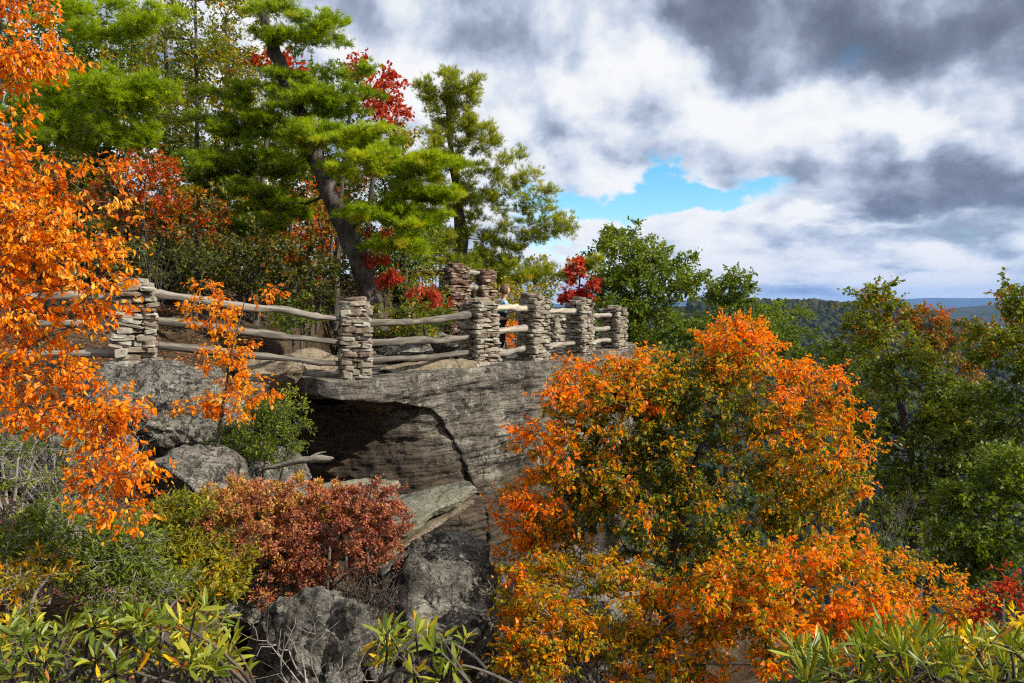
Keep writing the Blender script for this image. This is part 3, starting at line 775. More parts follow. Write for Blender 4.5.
def slab(label, cs, th, mat, seed):
    """cs: four top corners back-left, back-right, front-right, front-left"""
    n = 60; u = np.linspace(0, 1, n); U, V = np.meshgrid(u, u, indexing='ij')
    a, b, c, d = [np.asarray(q, float) for q in cs]
    top = (1 - U)[..., None] * ((1 - V)[..., None] * a + V[..., None] * d) + U[..., None] * ((1 - V)[..., None] * b + V[..., None] * c)
    up = nrm(np.cross(d - a, b - a)); up = up if up[2] > 0 else -up
    cen = (a + b + c + d) / 4
    edge = np.minimum.reduce([U, 1 - U, V, 1 - V])
    mb = MB(); k = 10
    rings = [top + up * (fbm(top * 4, seed, 5) * 0.010 - 0.02 * np.exp(-edge / 0.02))[..., None]]
    bot = top - up * th * (1 + 0.3 * fbm(top * 3, seed + 2, 3))[..., None]
    def per(G): return np.concatenate([G[:, 0], G[-1, 1:], G[-2::-1, -1], G[0, -2:0:-1]])
    pt, pb_ = per(rings[0]), per(bot)
    out_ = nrm(pt - cen - np.outer((pt - cen) @ up, up))
    L0 = []
    for q in range(k + 1):
        t = q / k; R = pt * (1 - t) + pb_ * t
        if 0 < q: R = R + out_ * ((fbm(np.stack([R[:, 0] * 2.5, R[:, 1] * 2.5, R[:, 2] * 30], -1), seed + 3, 4) * 0.018) - 0.03 * t)[:, None]
        L0.append(R)
    # jagged outline shared by the top sheet
    jg = fbm(pt * 5, seed + 8, 4) * 0.03
    L0 = [R + out_ * jg[:, None] for R in L0]
    G = rings[0].copy(); m = len(pt)
    G[:, 0] = L0[0][:n]; G[-1, 1:] = L0[0][n:2 * n - 1]; G[-2::-1, -1] = L0[0][2 * n - 1:3 * n - 2]; G[0, -2:0:-1] = L0[0][3 * n - 2:]
    i_ = np.arange(n - 1)[:, None] * n; j_ = np.arange(n - 1)[None]
    mb.add(G.reshape(-1, 3), np.stack([i_ + j_, i_ + n + j_, i_ + n + j_ + 1, i_ + j_ + 1], -1).reshape(-1, 4))
    A = np.array(L0).reshape(-1, 3); i_ = np.arange(k)[:, None] * m; j_ = np.arange(m)[None]; j2 = (j_ + 1) % m
    mb.add(A, np.stack([i_ + j_, i_ + m + j_, i_ + m + j2, i_ + j2], -1).reshape(-1, 4))
    mb.add(np.vstack([L0[-1], L0[-1].mean(0)[None]]), np.stack([np.arange(m), np.full(m, m), (np.arange(m) + 1) % m], -1))
    o = mb.build('boulder', mat, None, cen); o.location = tuple(cen)
    thing(None, label, 'boulder', o=o)
slab('tapering pale green flat slab jutting out over the dark boulder', [W(372, 500, 8.7), W(466, 479, 8.3), W(478, 486, 7.95), W(378, 545, 7.6)], 0.075, ROCKG, 14)
slab('thin brown sandstone layer just under the pale green slab', [W(385, 512, 8.7), W(460, 496, 8.2), W(472, 500, 7.9), W(380, 560, 7.6)], 0.05, ROCKT, 15)
rock('boulder', 'small flat pale block behind the right end of the red bush', W(352, 489, 8.8), (0.55, 0.35, 0.10), ROCKG, 16, (0.1, 0.0, 0.1), 9, box=0.8, strata=0.012, amp=0.05)
rock('boulder', 'big dark angular boulder with grey lichen below the pale green slab', W(418, 640, 7.8) + [0, 0.5, 0.0], (0.98, 0.95, 1.22), ROCKD, 18, (0.0, 0.0, 0.2), 22, cut=(0.5, 0.85), amp=0.2, sub=6, box=0.5)
rock('boulder', 'striped grey rock below the red bush at the bottom edge', W(298, 672, 6.3) + [0, 0.3, -0.1], (0.66, 0.7, 0.58), ROCKD, 20, (0.3, -0.35, 0.3), 20, cut=(0.5, 0.8), amp=0.24, sub=6, box=0.5)
rock('boulder', 'shadowed rock under the green shrub left of the dark cliff', W(255, 492, 10.4), (0.9, 0.8, 0.6), ROCKD, 21, (0, 0, 0.5), 14, amp=0.2, box=.4)
rock('boulder', 'shadowed rock under the red bush', W(250, 600, 7.4), (0.9, 0.7, 0.5), ROCKD, 23, (0, 0, 0.5), 9, amp=0.15)
rock('boulder', 'grey rock glimpsed through the leaves at the foot of the cliff', W(600, 600, 12.5), (1.5, 1.3, 1.3), ROCKL, 24, (0, 0, 0.5), 9, amp=0.15)
rock('boulder', 'grey rock deep under the large orange tree', W(560, 660, 9.5), (1.2, 1.0, 0.7), ROCKL, 25, (0, 0, 0.5), 9, amp=0.15)
def driftwood():
    mb = MB(); A = W(262, 470, 9.3); Bq = W(300, 459, 9.2); C = W(333, 457, 9.1)
    P = bez(A, Bq, C, 20); P[:, 2] += fbm(np.stack([np.linspace(0, 4, 20), np.zeros(20), np.zeros(20)], -1), 5, 3) * 0.015
    tube(mb, P, np.linspace(0.022, 0.04, 20) * np.r_[np.ones(17), .9, .6, .2], 8, 0.6, wob=0.01, seed=3)
    tube(mb, bez(W(310, 458, 9.15), W(318, 452, 9.2), W(326, 452, 9.2), 6), np.linspace(0.02, 0.006, 6), 6, 0.7)
    o = mb.build('dead_branch', LOGM, None, A); o.location = tuple(A)
    thing(None, 'bleached dead branch pointing right in front of the dark cliff', 'dead branch', o=o)
driftwood()

exec_later = []
# ------------------------------------------------------------------ plants
# --- large orange tree hanging in from the left (trunk just outside the frame)
tl = [-4.3, 5.6]
grow('orange_leaf_tree', 'bright orange tree filling the left edge with drooping leaves', 'tree',
     [[-4.5, 5.6, -2.0, .13], [-4.4, 5.5, -0.5, .11], [-4.2, 5.5, 1.0, .09], [-3.9, 5.5, 2.3, .05]],
     [B(16, 40, 5.2, 42, 46, .5, 30, .5), B(8, 175, 5.2, 46, 56, .5, 34, .5), B(50, 235, 5.3, 62, 36, .5, 36, .6), B(28, 300, 5.3, 56, 42, .5, 34, .55), B(100, 285, 5.4, 35, 30, .4, 8, .6),
      B(22, 380, 5.3, 56, 40, .5, 38, .5), B(95, 420, 5.2, 45, 30, .3, 19, .48), B(115, 470, 5.0, 40, 26, .25, 11, .4), B(128, 508, 4.9, 20, 12, .15, 4, .42), B(-50, 250, 5.4, 60, 200, .6, 30, .5), B(120, 190, 5.5, 22, 25, .3, 3, .55)],
     'oval', L['orange'], 0.045, clump=0.22, twigs=8, per=8, seed=2, droop=0.9, upb=0.4, vs=0.22, vc=0.12, tmin=0.1, shell=0.1, lr=0.7)
# --- orange sapling
grow('orange_sapling', 'slender orange-leaved sapling standing against the shaded ravine', 'sapling',
     T((216, 452, 8.6, .022), (224, 400, 8.6, .017), (232, 350, 8.6, .012), (245, 300, 8.6, .006)),
     [B(215, 310, 8.6, 38, 18, .35, 13, .55), B(225, 350, 8.6, 30, 25, .35, 17, .6), B(240, 392, 8.6, 38, 26, .35, 27, .65), B(200, 410, 8.6, 35, 8, .3, 9, .5), B(262, 300, 8.7, 20, 18, .3, 3, .45), B(205, 290, 8.6, 14, 10, .2, 3, .4)],
     'oval', L['orange'], 0.054, clump=0.14, twigs=6, per=6, seed=3, droop=0.6, upb=0.5, tmin=0.2, shell=0.1, lr=0.6, vs=0.15)
# --- the large orange/green tree in the middle
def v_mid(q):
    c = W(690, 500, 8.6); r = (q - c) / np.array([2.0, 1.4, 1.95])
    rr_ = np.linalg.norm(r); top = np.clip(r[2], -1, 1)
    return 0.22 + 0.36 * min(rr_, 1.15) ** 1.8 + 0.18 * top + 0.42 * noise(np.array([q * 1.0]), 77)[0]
tc_ = W(668, 640, 8.6)
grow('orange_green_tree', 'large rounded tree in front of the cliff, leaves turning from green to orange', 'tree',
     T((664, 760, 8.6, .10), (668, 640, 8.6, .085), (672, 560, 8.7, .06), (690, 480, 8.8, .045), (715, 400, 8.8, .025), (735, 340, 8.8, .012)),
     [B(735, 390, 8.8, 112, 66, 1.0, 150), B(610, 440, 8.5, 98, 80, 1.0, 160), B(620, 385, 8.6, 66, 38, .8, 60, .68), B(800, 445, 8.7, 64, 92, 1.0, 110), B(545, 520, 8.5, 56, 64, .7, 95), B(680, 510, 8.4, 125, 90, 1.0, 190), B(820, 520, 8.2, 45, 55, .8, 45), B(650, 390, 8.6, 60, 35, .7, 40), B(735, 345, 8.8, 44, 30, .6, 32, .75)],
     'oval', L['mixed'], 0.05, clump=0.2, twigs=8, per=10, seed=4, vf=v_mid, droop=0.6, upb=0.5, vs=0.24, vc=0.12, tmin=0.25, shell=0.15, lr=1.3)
grow('orange_shrub', 'glowing orange bush at the bottom right below the large tree', 'shrub', None,
     [B(800, 610, 6.6, 95, 55, .7, 66, .62), B(730, 600, 6.8, 55, 50, .6, 38, .55), B(870, 640, 6.3, 50, 40, .5, 26, .6), B(820, 560, 7.0, 50, 30, .5, 22, .6)],
     'oval', L['mixed'], 0.05, clump=0.2, twigs=9, per=11, seed=5, droop=0.5, upb=0.5, vs=0.24, shell=0.2, lr=.7, tmin=0.2,
     trunks=[T((790, 760, 6.6, .04), (780, 690, 6.6, .03), (760, 620, 6.7, .015)), T((800, 760, 6.6, .035), (820, 690, 6.6, .025), (835, 620, 6.6, .012))])
grow('russet_orange_shrub', 'orange and green bush in the lower left shade of the large tree', 'shrub', None,
     [B(590, 605, 7.4, 95, 55, .6, 100, .50), B(540, 650, 7.0, 52, 42, .5, 44, .5), B(670, 660, 6.9, 75, 35, .5, 50, .5), B(522, 590, 7.6, 25, 25, .4, 12, .62)],
     'oval', L['mixed'], 0.05, clump=0.2, twigs=9, per=9, seed=6, droop=0.6, upb=0.5, vs=0.15, shell=0.15, lr=.7, tmin=0.2,
     trunks=[T((590, 760, 7.4, .04), (580, 680, 7.4, .03), (560, 600, 7.4, .012)), T((600, 760, 7.4, .035), (640, 690, 7.4, .025), (650, 620, 7.4, .012))])
grow('fine_leaved_orange_shrub', 'small-leaved orange shrub rising below the dark twin trunks at right', 'shrub', None,
     [B(925, 600, 8.6, 55, 45, .6, 60, .62), B(880, 575, 9.2, 35, 30, .5, 30, .55), B(965, 640, 8.2, 35, 30, .5, 26, .66)],
     'dia', L['mixed'], 0.045, clump=0.17, twigs=8, per=8, seed=7, droop=0.3, vs=0.15, shell=0.2, lr=.6, tmin=0.2,
     trunks=[T((925, 760, 8.6, .03), (920, 680, 8.6, .02), (905, 620, 8.6, .01)), T((935, 760, 8.6, .03), (950, 690, 8.6, .02), (965, 640, 8.6, .01))])
grow('red_leaf_shrub', 'red-leaved twigs at the right edge of the picture', 'shrub', None,
     [B(1012, 590, 7.5, 26, 22, .4, 7, .8), B(1035, 620, 7.3, 30, 30, .4, 7, .75), B(985, 615, 7.5, 12, 14, .2, 4, .6)],
     'oval', L['red'], 0.06, clump=0.17, twigs=6, per=5, seed=8, droop=0.4, vs=0.15, shell=0.2, lr=.6, tmin=0.2,
     trunks=[T((1030, 720, 7.5, .02), (1020, 650, 7.5, .012), (1015, 600, 7.5, .008))])
grow('yellow_leaf_shrub', 'bright yellow leaves just above the rhododendron in the right corner', 'shrub', None,
     [B(975, 640, 6.0, 28, 12, .3, 9, .95), B(1018, 632, 6.0, 16, 14, .2, 6, .9), B(1000, 655, 5.8, 25, 12, .2, 7, .8)],
     'oval', leaf_mat('bright yellow leaves', [(0, (.3, .25, .02)), (.5, (.6, .42, .03)), (1, (.72, .5, .04))], .4), 0.07, clump=0.12, twigs=5, per=4, seed=9, droop=0.4, vs=0.15, shell=0.2, lr=.5, tmin=0.2,
     trunks=[T((985, 740, 6.0, .016), (980, 690, 6.0, .01), (978, 650, 6.0, .006))])
# --- trees on the right
def v_right(q):
    return 0.42 + 0.35 * noise(np.array([q * 0.55]), 78)[0] + 0.12 * (q[2] > -1.0)
grow('dark_green_tree', 'tall dark glossy green tree with red-tipped top, right of the orange tree', 'tree',
     T((914, 700, 16, .16), (916, 550, 16, .13), (915, 470, 16, .09), (895, 380, 16, .05), (876, 300, 16, .015)),
     [B(877, 312, 16, 24, 30, .8, 30, .6), B(880, 355, 16, 45, 35, 1.2, 44), B(905, 410, 16, 68, 48, 1.6, 80), B(950, 440, 16, 52, 55, 1.4, 60), B(885, 470, 16, 55, 50, 1.4, 56), B(930, 500, 16, 70, 40, 1.4, 44, .3), B(965, 400, 16, 30, 22, .8, 16, .6), B(870, 540, 16, 40, 25, 1, 14, .3)],
     'dia', L['green'], 0.09, clump=0.34, twigs=9, per=9, seed=10, vf=v_right, vs=0.14, vc=0.12, droop=0.3, shell=0.35, tmin=0.25)
grow('red_topped_tree', 'slim tree with reddish brown crown against the distant ridge', 'tree',
     T((935, 600, 18, .11), (932, 450, 18, .07), (935, 370, 18, .04), (928, 310, 18, .012)),
     [B(925, 318, 18, 26, 13, .8, 18, .76), B(950, 335, 18, 32, 18, 1.0, 22, .66), B(960, 365, 18, 22, 22, 1, 16, .6), B(925, 350, 18, 22, 20, .9, 12, .55)],
     'dia', L['dull'], 0.09, clump=0.3, twigs=8, per=8, seed=11, vs=0.14, droop=0.3, shell=0.2, tmin=0.4)
grow('dark_green_tree', 'dark green tree cut off by the right edge of the picture', 'tree',
     T((1035, 700, 14, .13), (1035, 500, 14, .10), (1030, 380, 14, .05), (1022, 290, 14, .015)),
     [B(1018, 300, 14, 16, 22, .6, 12, .5), B(1010, 350, 14, 32, 26, 1.0, 36), B(1020, 410, 14, 38, 36, 1.2, 46), B(1040, 330, 14, 30, 50, 1.2, 30), B(1035, 470, 14, 35, 30, 1.0, 26, .3)],
     'dia', L['green'], 0.085, clump=0.3, twigs=9, per=9, seed=12, vf=v_right, vs=0.12, droop=0.3, shell=0.3, tmin=0.25)
grow('yellow_green_tree', 'yellow-green leafy tree low at the right edge', 'tree',
     T((1000, 720, 11, .08), (1000, 620, 11, .06), (1000, 540, 11, .03), (1000, 490, 11, .012)),
     [B(990, 515, 11, 45, 45, .9, 60, .35), B(1010, 470, 11, 26, 22, .6, 22, .5), B(1005, 560, 11, 40, 30, .8, 34, .25), B(960, 545, 11, 24, 26, .6, 16, .3)],
     'dia', L['bright'], 0.08, clump=0.27, twigs=9, per=8, seed=13, vs=0.16, droop=0.2, shell=0.3, tmin=0.2)
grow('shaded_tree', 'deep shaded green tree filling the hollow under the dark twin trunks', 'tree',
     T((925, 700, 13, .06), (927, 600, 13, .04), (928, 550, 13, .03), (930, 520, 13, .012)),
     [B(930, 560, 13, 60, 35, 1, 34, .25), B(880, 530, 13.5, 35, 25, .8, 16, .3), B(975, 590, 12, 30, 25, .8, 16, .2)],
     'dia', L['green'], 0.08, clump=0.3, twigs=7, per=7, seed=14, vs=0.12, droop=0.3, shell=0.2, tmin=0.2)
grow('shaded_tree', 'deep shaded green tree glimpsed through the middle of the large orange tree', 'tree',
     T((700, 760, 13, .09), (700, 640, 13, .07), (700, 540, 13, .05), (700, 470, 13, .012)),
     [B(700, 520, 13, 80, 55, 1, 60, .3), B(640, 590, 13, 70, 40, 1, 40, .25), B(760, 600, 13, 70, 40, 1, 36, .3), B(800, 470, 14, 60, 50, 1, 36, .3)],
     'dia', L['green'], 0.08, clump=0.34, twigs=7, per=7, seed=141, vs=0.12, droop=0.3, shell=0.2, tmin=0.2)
grow('withered_shrub', 'withered dark brown shrub hanging down between the red bush and the dark boulder', 'shrub', None,
     [B(360, 600, 7.0, 34, 34, .3, 50, .1), B(325, 620, 6.9, 28, 28, .3, 34, .2), B(385, 645, 7.0, 24, 24, .3, 20, .05)],
     'slim', leaf_mat('withered leaves', [(0, (.05, .03, .022)), (1, (.2, .1, .06))], .15), 0.035, clump=0.12, twigs=9, per=6, seed=142, vs=0.3, droop=1.2, shell=0.1, tmin=0.2, lr=.6,
     trunks=[T((350 + o * 4, 545, 7.2, .014), (352 + o * 5, 600, 7.0, .01), (352 + o * 9, 650, 6.9, .005)) for o in (-5, -1, 4)], bark=BARK)
# --- trees beyond the platform tip
grow('green_tree', 'broad green tree right behind the last stone pillar', 'tree',
     T((645, 560, 27, .25), (645, 420, 27, .2), (640, 330, 27, .12), (632, 240, 27, .03)),
     [B(628, 255, 27, 38, 30, 1.6, 60, .55), B(640, 300, 27, 55, 45, 2.2, 110, .45), B(680, 275, 27, 22, 22, 1.2, 26, .5), B(610, 310, 26, 30, 40, 1.8, 50, .4), B(665, 335, 26, 40, 30, 1.8, 40, .4), B(690, 360, 25, 40, 30, 1.8, 40, .35)],
     'dia', L['bright'], 0.13, clump=0.5, twigs=9, per=9, seed=15, vs=0.14, vc=0.1, droop=0.2, shell=0.35, tmin=0.2)
grow('green_tree', 'pointed green tree rising behind the top of the orange tree', 'tree',
     T((728, 500, 31, .2), (728, 400, 31, .15), (730, 330, 31, .08), (730, 275, 31, .02)),
     [B(730, 290, 31, 24, 22, 1.3, 40, .5), B(728, 325, 31, 34, 28, 1.8, 50, .42), B(760, 320, 31, 22, 22, 1.3, 22, .5)],
     'dia', L['bright'], 0.13, clump=0.5, twigs=9, per=9, seed=16, vs=0.14, droop=0.2, shell=0.3, tmin=0.2)
grow('green_tree', 'lower green tree between the pointed tree and the distant ridge', 'tree',
     T((785, 500, 34, .2), (785, 400, 34, .14), (785, 340, 34, .07), (783, 305, 34, .02)),
     [B(783, 318, 34, 24, 18, 1.4, 34, .5), B(795, 345, 33, 34, 22, 1.8, 40, .4), B(770, 345, 33, 25, 20, 1.5, 22, .4), B(830, 360, 32, 25, 22, 1.5, 26, .3)],
     'dia', L['bright'], 0.13, clump=0.5, twigs=9, per=9, seed=17, vs=0.14, droop=0.2, shell=0.3, tmin=0.2)
grow('red_maple', 'scarlet bush glowing between the pine and the green tree', 'tree',
     T((578, 340, 25, .07), (578, 310, 25, .05), (580, 275, 25, .02)),
     [B(578, 270, 25, 10, 10, .6, 9, .8), B(568, 293, 25, 18, 9, .7, 13, .7), B(592, 290, 25, 12, 8, .6, 7, .6)],
     'maple', L['red'], 0.13, clump=0.28, twigs=7, per=7, seed=18, vs=0.14, droop=0.4, shell=0.2, tmin=0.2)
# --- pines
grow('white_pine', 'big leaning pine with layered bright green boughs above the corner pillar', 'pine tree',
     T((382, 345, 16.6, .26), (368, 285, 16.6, .215), (347, 230, 16.8, .19), (318, 165, 17, .17), (298, 110, 17.1, .17), (279, 62, 17.2, .14), (266, 25, 17.3, .11), (255, -15, 17.3, .09), (250, -90, 17.4, .02)),
     [B(300, 22, 16.8, 50, 26, .9, 42, .55), B(262, -30, 17, 60, 40, 1.2, 22, .5), B(350, 66, 16.6, 26, 9, .4, 6, .4), B(325, 100, 16.8, 50, 16, .8, 40, .5), B(285, 80, 17, 30, 14, .7, 16, .45), B(345, 138, 16.0, 62, 12, .9, 46, .62), B(395, 165, 15.6, 72, 12, .9, 60, .7),
      B(285, 165, 17.6, 50, 12, .9, 30, .55), B(425, 192, 15.8, 38, 11, .7, 24, .65), B(388, 213, 15.8, 60, 11, .8, 38, .62), B(415, 225, 15.6, 28, 9, .5, 12, .6), B(285, 208, 17.4, 46, 12, .8, 26, .5), B(255, 225, 16.8, 36, 14, .7, 22, .3), B(400, 245, 15.8, 38, 10, .6, 15, .6),
      B(245, 95, 17.6, 42, 13, .8, 20, .4), B(238, 125, 17.6, 55, 18, .9, 46, .35), B(225, 165, 17.4, 52, 20, .9, 46, .3), B(262, 190, 17.0, 35, 13, .8, 18, .4), B(205, 195, 17.4, 25, 12, .7, 10, .3)],
     'needle', L['pine'], 0.105, clump=0.28, twigs=12, per=7, seed=20, vs=0.14, vc=0.14, flat=0.38, bark=PINEBARK, shell=0.1, m=12, nw=0.04, tmin=0.25, up=-0.1, sides=14, lr=2.0)
grow('white_pine', 'olive pine with upswept boughs behind the upper platform', 'pine tree',
     T((468, 330, 26, .26), (462, 240, 26, .2), (455, 180, 26, .14), (449, 130, 26, .09), (447, 80, 26, .03)),
     [B(470, 250, 26, 40, 26, 1.4, 34, .45), B(515, 272, 25.5, 45, 12, 1.2, 30, .5), B(480, 278, 25, 35, 12, 1.2, 20, .45), B(430, 245, 25.5, 26, 22, 1.2, 18, .5), B(470, 205, 26, 22, 22, 1.0, 16, .45)]
     + [B(a[0] + (b[0] - a[0]) * t, a[1] + (b[1] - a[1]) * t, 26 - t, 9, 8, .5, 4, .4 + .15 * t) for a, b in (((458, 200), (492, 132)), ((458, 230), (512, 152)), ((460, 250), (530, 168)), ((462, 262), (548, 188)), ((470, 272), (552, 215)), ((470, 280), (570, 222)),
        ((480, 288), (600, 262)), ((456, 220), (425, 165)), ((455, 250), (410, 205)), ((449, 140), (474, 84)), ((449, 140), (424, 84)), ((448, 120), (448, 74)), ((452, 170), (470, 120)), ((452, 180), (432, 135))) for t in (.3, .5, .68, .84, .98)],
     'needle', L['pine2'], 0.14, clump=0.32, twigs=9, per=6, seed=21, vs=0.14, vc=0.1, flat=0.9, bark=PINEBARK, shell=0.1, m=11, nw=0.04, tmin=0.15, up=-0.5, lr=1.6)
grow('white_pine', 'light green pine with long sprays behind the orange leaves at upper left', 'pine tree',
     T((-20, 420, 13, .25), (-15, 200, 13, .2), (-10, 60, 13, .15), (0, -100, 13, .08)),
     [B(95, 20, 12.6, 60, 22, .8, 17, .55), B(150, 22, 12.4, 32, 14, .6, 6, .65), B(85, 85, 12.6, 62, 22, .9, 36, .55), B(150, 95, 12.4, 30, 16, .6, 14, .55), B(60, 130, 12.8, 60, 26, 1.0, 36, .4), B(120, 130, 12.6, 35, 14, .7, 12, .45), B(40, -10, 13, 60, 25, 1, 20, .5)],
     'needle', L['pine'], 0.10, clump=0.27, twigs=12, per=6, seed=22, vs=0.1, vc=0.08, flat=0.5, bark=PINEBARK, shell=0.1, m=12, nw=0.045, tmin=0.1, up=-0.2)
# --- woodland on the left behind the fence
WG = 'woodland trees behind the fence'
grow('slim_tree', 'slim straight tree with sparse yellow-green leaves left of the big pine', 'tree',
     T((198, 300, 18.5, .07), (198, 200, 18.5, .06), (197, 100, 18.5, .045), (195, -20, 18.5, .025), (195, -80, 18.5, .01)),
     [B(185, 55, 18.5, 62, 50, 1.4, 56, .5), B(225, 80, 18.5, 42, 36, 1.2, 34, .6), B(160, 100, 18.5, 50, 35, 1.3, 34, .5), B(225, -10, 18.5, 60, 30, 1.2, 18, .5), B(185, 160, 18.5, 50, 30, 1.2, 18, .5)],
     'dia', L['yellow'], 0.095, clump=0.33, twigs=7, per=5, seed=23, vs=0.18, droop=0.3, shell=0.1, tmin=0.2, group=WG)
grow('dense_green_tree', 'dense dark green tree behind the light green pine', 'tree',
     T((105, 300, 20, .15), (105, 200, 20, .12), (108, 110, 20, .06)),
     [B(105, 140, 20, 45, 28, 1.4, 50, .45), B(130, 115, 20, 35, 22, 1.2, 30, .5), B(70, 120, 20, 50, 50, 1.5, 40, .4), B(170, 140, 20.5, 40, 30, 1.3, 34, .4)],
     'dia', L['bright'], 0.11, clump=0.42, twigs=9, per=8, seed=24, vs=0.14, droop=0.2, shell=0.2, tmin=0.2, group=WG)
grow('red_brown_tree', 'small rust-red tree between the orange leaves and the woodland', 'tree',
     T((140, 320, 15, .06), (142, 250, 15, .05), (145, 180, 15, .02)),
     [B(140, 168, 15, 36, 18, .9, 36, .9), B(160, 200, 15, 30, 22, .9, 30, .85), B(120, 210, 15, 35, 25, .9, 26, .78), B(195, 215, 15.5, 30, 25, .9, 24, .75)],
     'dia', L['dull'], 0.075, clump=0.28, twigs=7, per=6, seed=25, vs=0.14, droop=0.3, shell=0.2, tmin=0.2, group=WG)
k = 0
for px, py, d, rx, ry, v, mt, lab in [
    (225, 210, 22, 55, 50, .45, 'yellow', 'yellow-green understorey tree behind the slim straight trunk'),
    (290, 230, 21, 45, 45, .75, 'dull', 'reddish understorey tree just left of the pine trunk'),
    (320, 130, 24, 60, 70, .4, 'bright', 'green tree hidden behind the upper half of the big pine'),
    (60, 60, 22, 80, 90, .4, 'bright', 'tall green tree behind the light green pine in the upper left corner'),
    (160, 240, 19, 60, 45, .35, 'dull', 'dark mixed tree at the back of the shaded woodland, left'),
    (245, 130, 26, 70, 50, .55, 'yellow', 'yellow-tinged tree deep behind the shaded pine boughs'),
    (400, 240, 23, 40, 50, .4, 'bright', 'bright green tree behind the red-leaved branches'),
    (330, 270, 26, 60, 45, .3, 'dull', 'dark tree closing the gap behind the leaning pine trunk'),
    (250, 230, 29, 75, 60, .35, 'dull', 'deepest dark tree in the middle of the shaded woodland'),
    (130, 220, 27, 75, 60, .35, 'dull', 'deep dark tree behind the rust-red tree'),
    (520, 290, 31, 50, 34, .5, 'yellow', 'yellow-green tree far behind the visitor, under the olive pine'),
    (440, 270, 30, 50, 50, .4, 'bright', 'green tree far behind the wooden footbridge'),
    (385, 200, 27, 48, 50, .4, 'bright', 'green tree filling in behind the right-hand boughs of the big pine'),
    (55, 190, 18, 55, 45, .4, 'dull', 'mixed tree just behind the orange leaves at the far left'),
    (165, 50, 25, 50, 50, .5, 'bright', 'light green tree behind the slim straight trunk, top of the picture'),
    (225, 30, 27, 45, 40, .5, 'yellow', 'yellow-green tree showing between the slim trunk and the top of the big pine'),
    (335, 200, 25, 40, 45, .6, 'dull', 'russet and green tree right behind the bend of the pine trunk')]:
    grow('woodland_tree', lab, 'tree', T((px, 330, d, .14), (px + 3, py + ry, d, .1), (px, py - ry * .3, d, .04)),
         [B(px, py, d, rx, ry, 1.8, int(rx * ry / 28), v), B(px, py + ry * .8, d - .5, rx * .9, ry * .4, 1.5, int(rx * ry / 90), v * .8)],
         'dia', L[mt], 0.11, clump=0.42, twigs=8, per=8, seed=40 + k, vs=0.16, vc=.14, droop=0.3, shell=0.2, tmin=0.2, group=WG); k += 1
for px, py, d, rx, ry, n, v, lab in [
    (385, 95, 22, 24, 30, 36, .75, 'crimson maple showing against the sky right of the big pine'),
    (275, 62, 20, 26, 14, 16, .7, 'crimson maple glimpsed through the top of the big pine'),
    (355, 65, 22, 12, 10, 9, .7, 'small patch of crimson maple above the pine shoulder')]:
    grow('red_maple', lab, 'tree', T((px - 20, 330, d, .1), (px - 15, 200, d, .07), (px, py, d, .02)),
         [B(px, py, d, rx, ry, .9, n, v)], 'maple', L['red'], 0.12, clump=0.33, twigs=8, per=6, seed=60 + k, vs=0.14, droop=0.5, shell=0.1, tmin=0.6, group='crimson maples'); k += 1
grow('yellow_maple', 'yellow-green tree under the crimson maple right of the big pine', 'tree',
     T((405, 330, 22.5, .1), (405, 200, 22.5, .07), (402, 130, 22.5, .02)), [B(402, 135, 22.5, 16, 18, .8, 16, .6), B(410, 165, 22.5, 25, 20, .8, 16, .5)],
     'dia', L['yellow'], 0.11, clump=0.33, twigs=8, per=6, seed=71, vs=0.14, shell=0.1, tmin=0.5)
# understorey shrubs
US = 'understorey shrubs behind the fence'
for i, (px, py, d, rx, ry, n, v, mt, lab) in enumerate([
    (190, 265, 14.5, 50, 28, 60, .3, 'dull', 'dark shrub behind the top rail left of the orange sapling'),
    (250, 255, 15.5, 50, 40, 80, .38, 'dull', 'dark olive shrub behind the top rail, middle of the shade'),
    (310, 275, 15.5, 36, 35, 60, .35, 'dull', 'dark shrub immediately left of the leaning pine trunk'),
    (95, 250, 14, 45, 35, 40, .45, 'dull', 'shaded brown-green shrub behind the crooked pillar'),
    (300, 315, 15, 30, 16, 24, .35, 'bright', 'low green shrub above the tan boulder'),
    (205, 225, 17, 55, 25, 40, .7, 'dull', 'rusty shrub in the shaded woodland centre'),
    (330, 215, 18.5, 26, 22, 26, .72, 'dull', 'rusty shrub behind the middle of the pine trunk'),
    (395, 320, 16.8, 46, 26, 70, .6, 'green', 'glossy green rhododendron bush right of the pine trunk'),
    (430, 290, 20, 24, 26, 24, .5, 'yellow', 'yellow-green shrub between the footbridge and the red leaves'),
    (515, 295, 20, 22, 25, 34, .7, 'yellow', 'yellow and green shrub behind the visitor'),
    (516, 335, 19.5, 12, 20, 22, .78, 'mixed', 'orange shrub right beside the visitor behind the rails'),
    (440, 325, 19.5, 26, 18, 26, .4, 'bright', 'green shrub at the foot of the dark reddish pillar')]):
    p = W(px, py + ry + 12, d)
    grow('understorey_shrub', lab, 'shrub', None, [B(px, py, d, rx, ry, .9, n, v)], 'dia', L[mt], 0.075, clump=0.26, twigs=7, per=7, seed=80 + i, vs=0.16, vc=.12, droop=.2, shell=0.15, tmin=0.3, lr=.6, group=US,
         trunks=[T((px + o, py + ry + 25, d, .03), (px + o * 2, py + ry * .4, d, .02), (px + o * 3, py - ry * .3, d, .01)) for o in (-5, 1, 6)], bark=BARK)
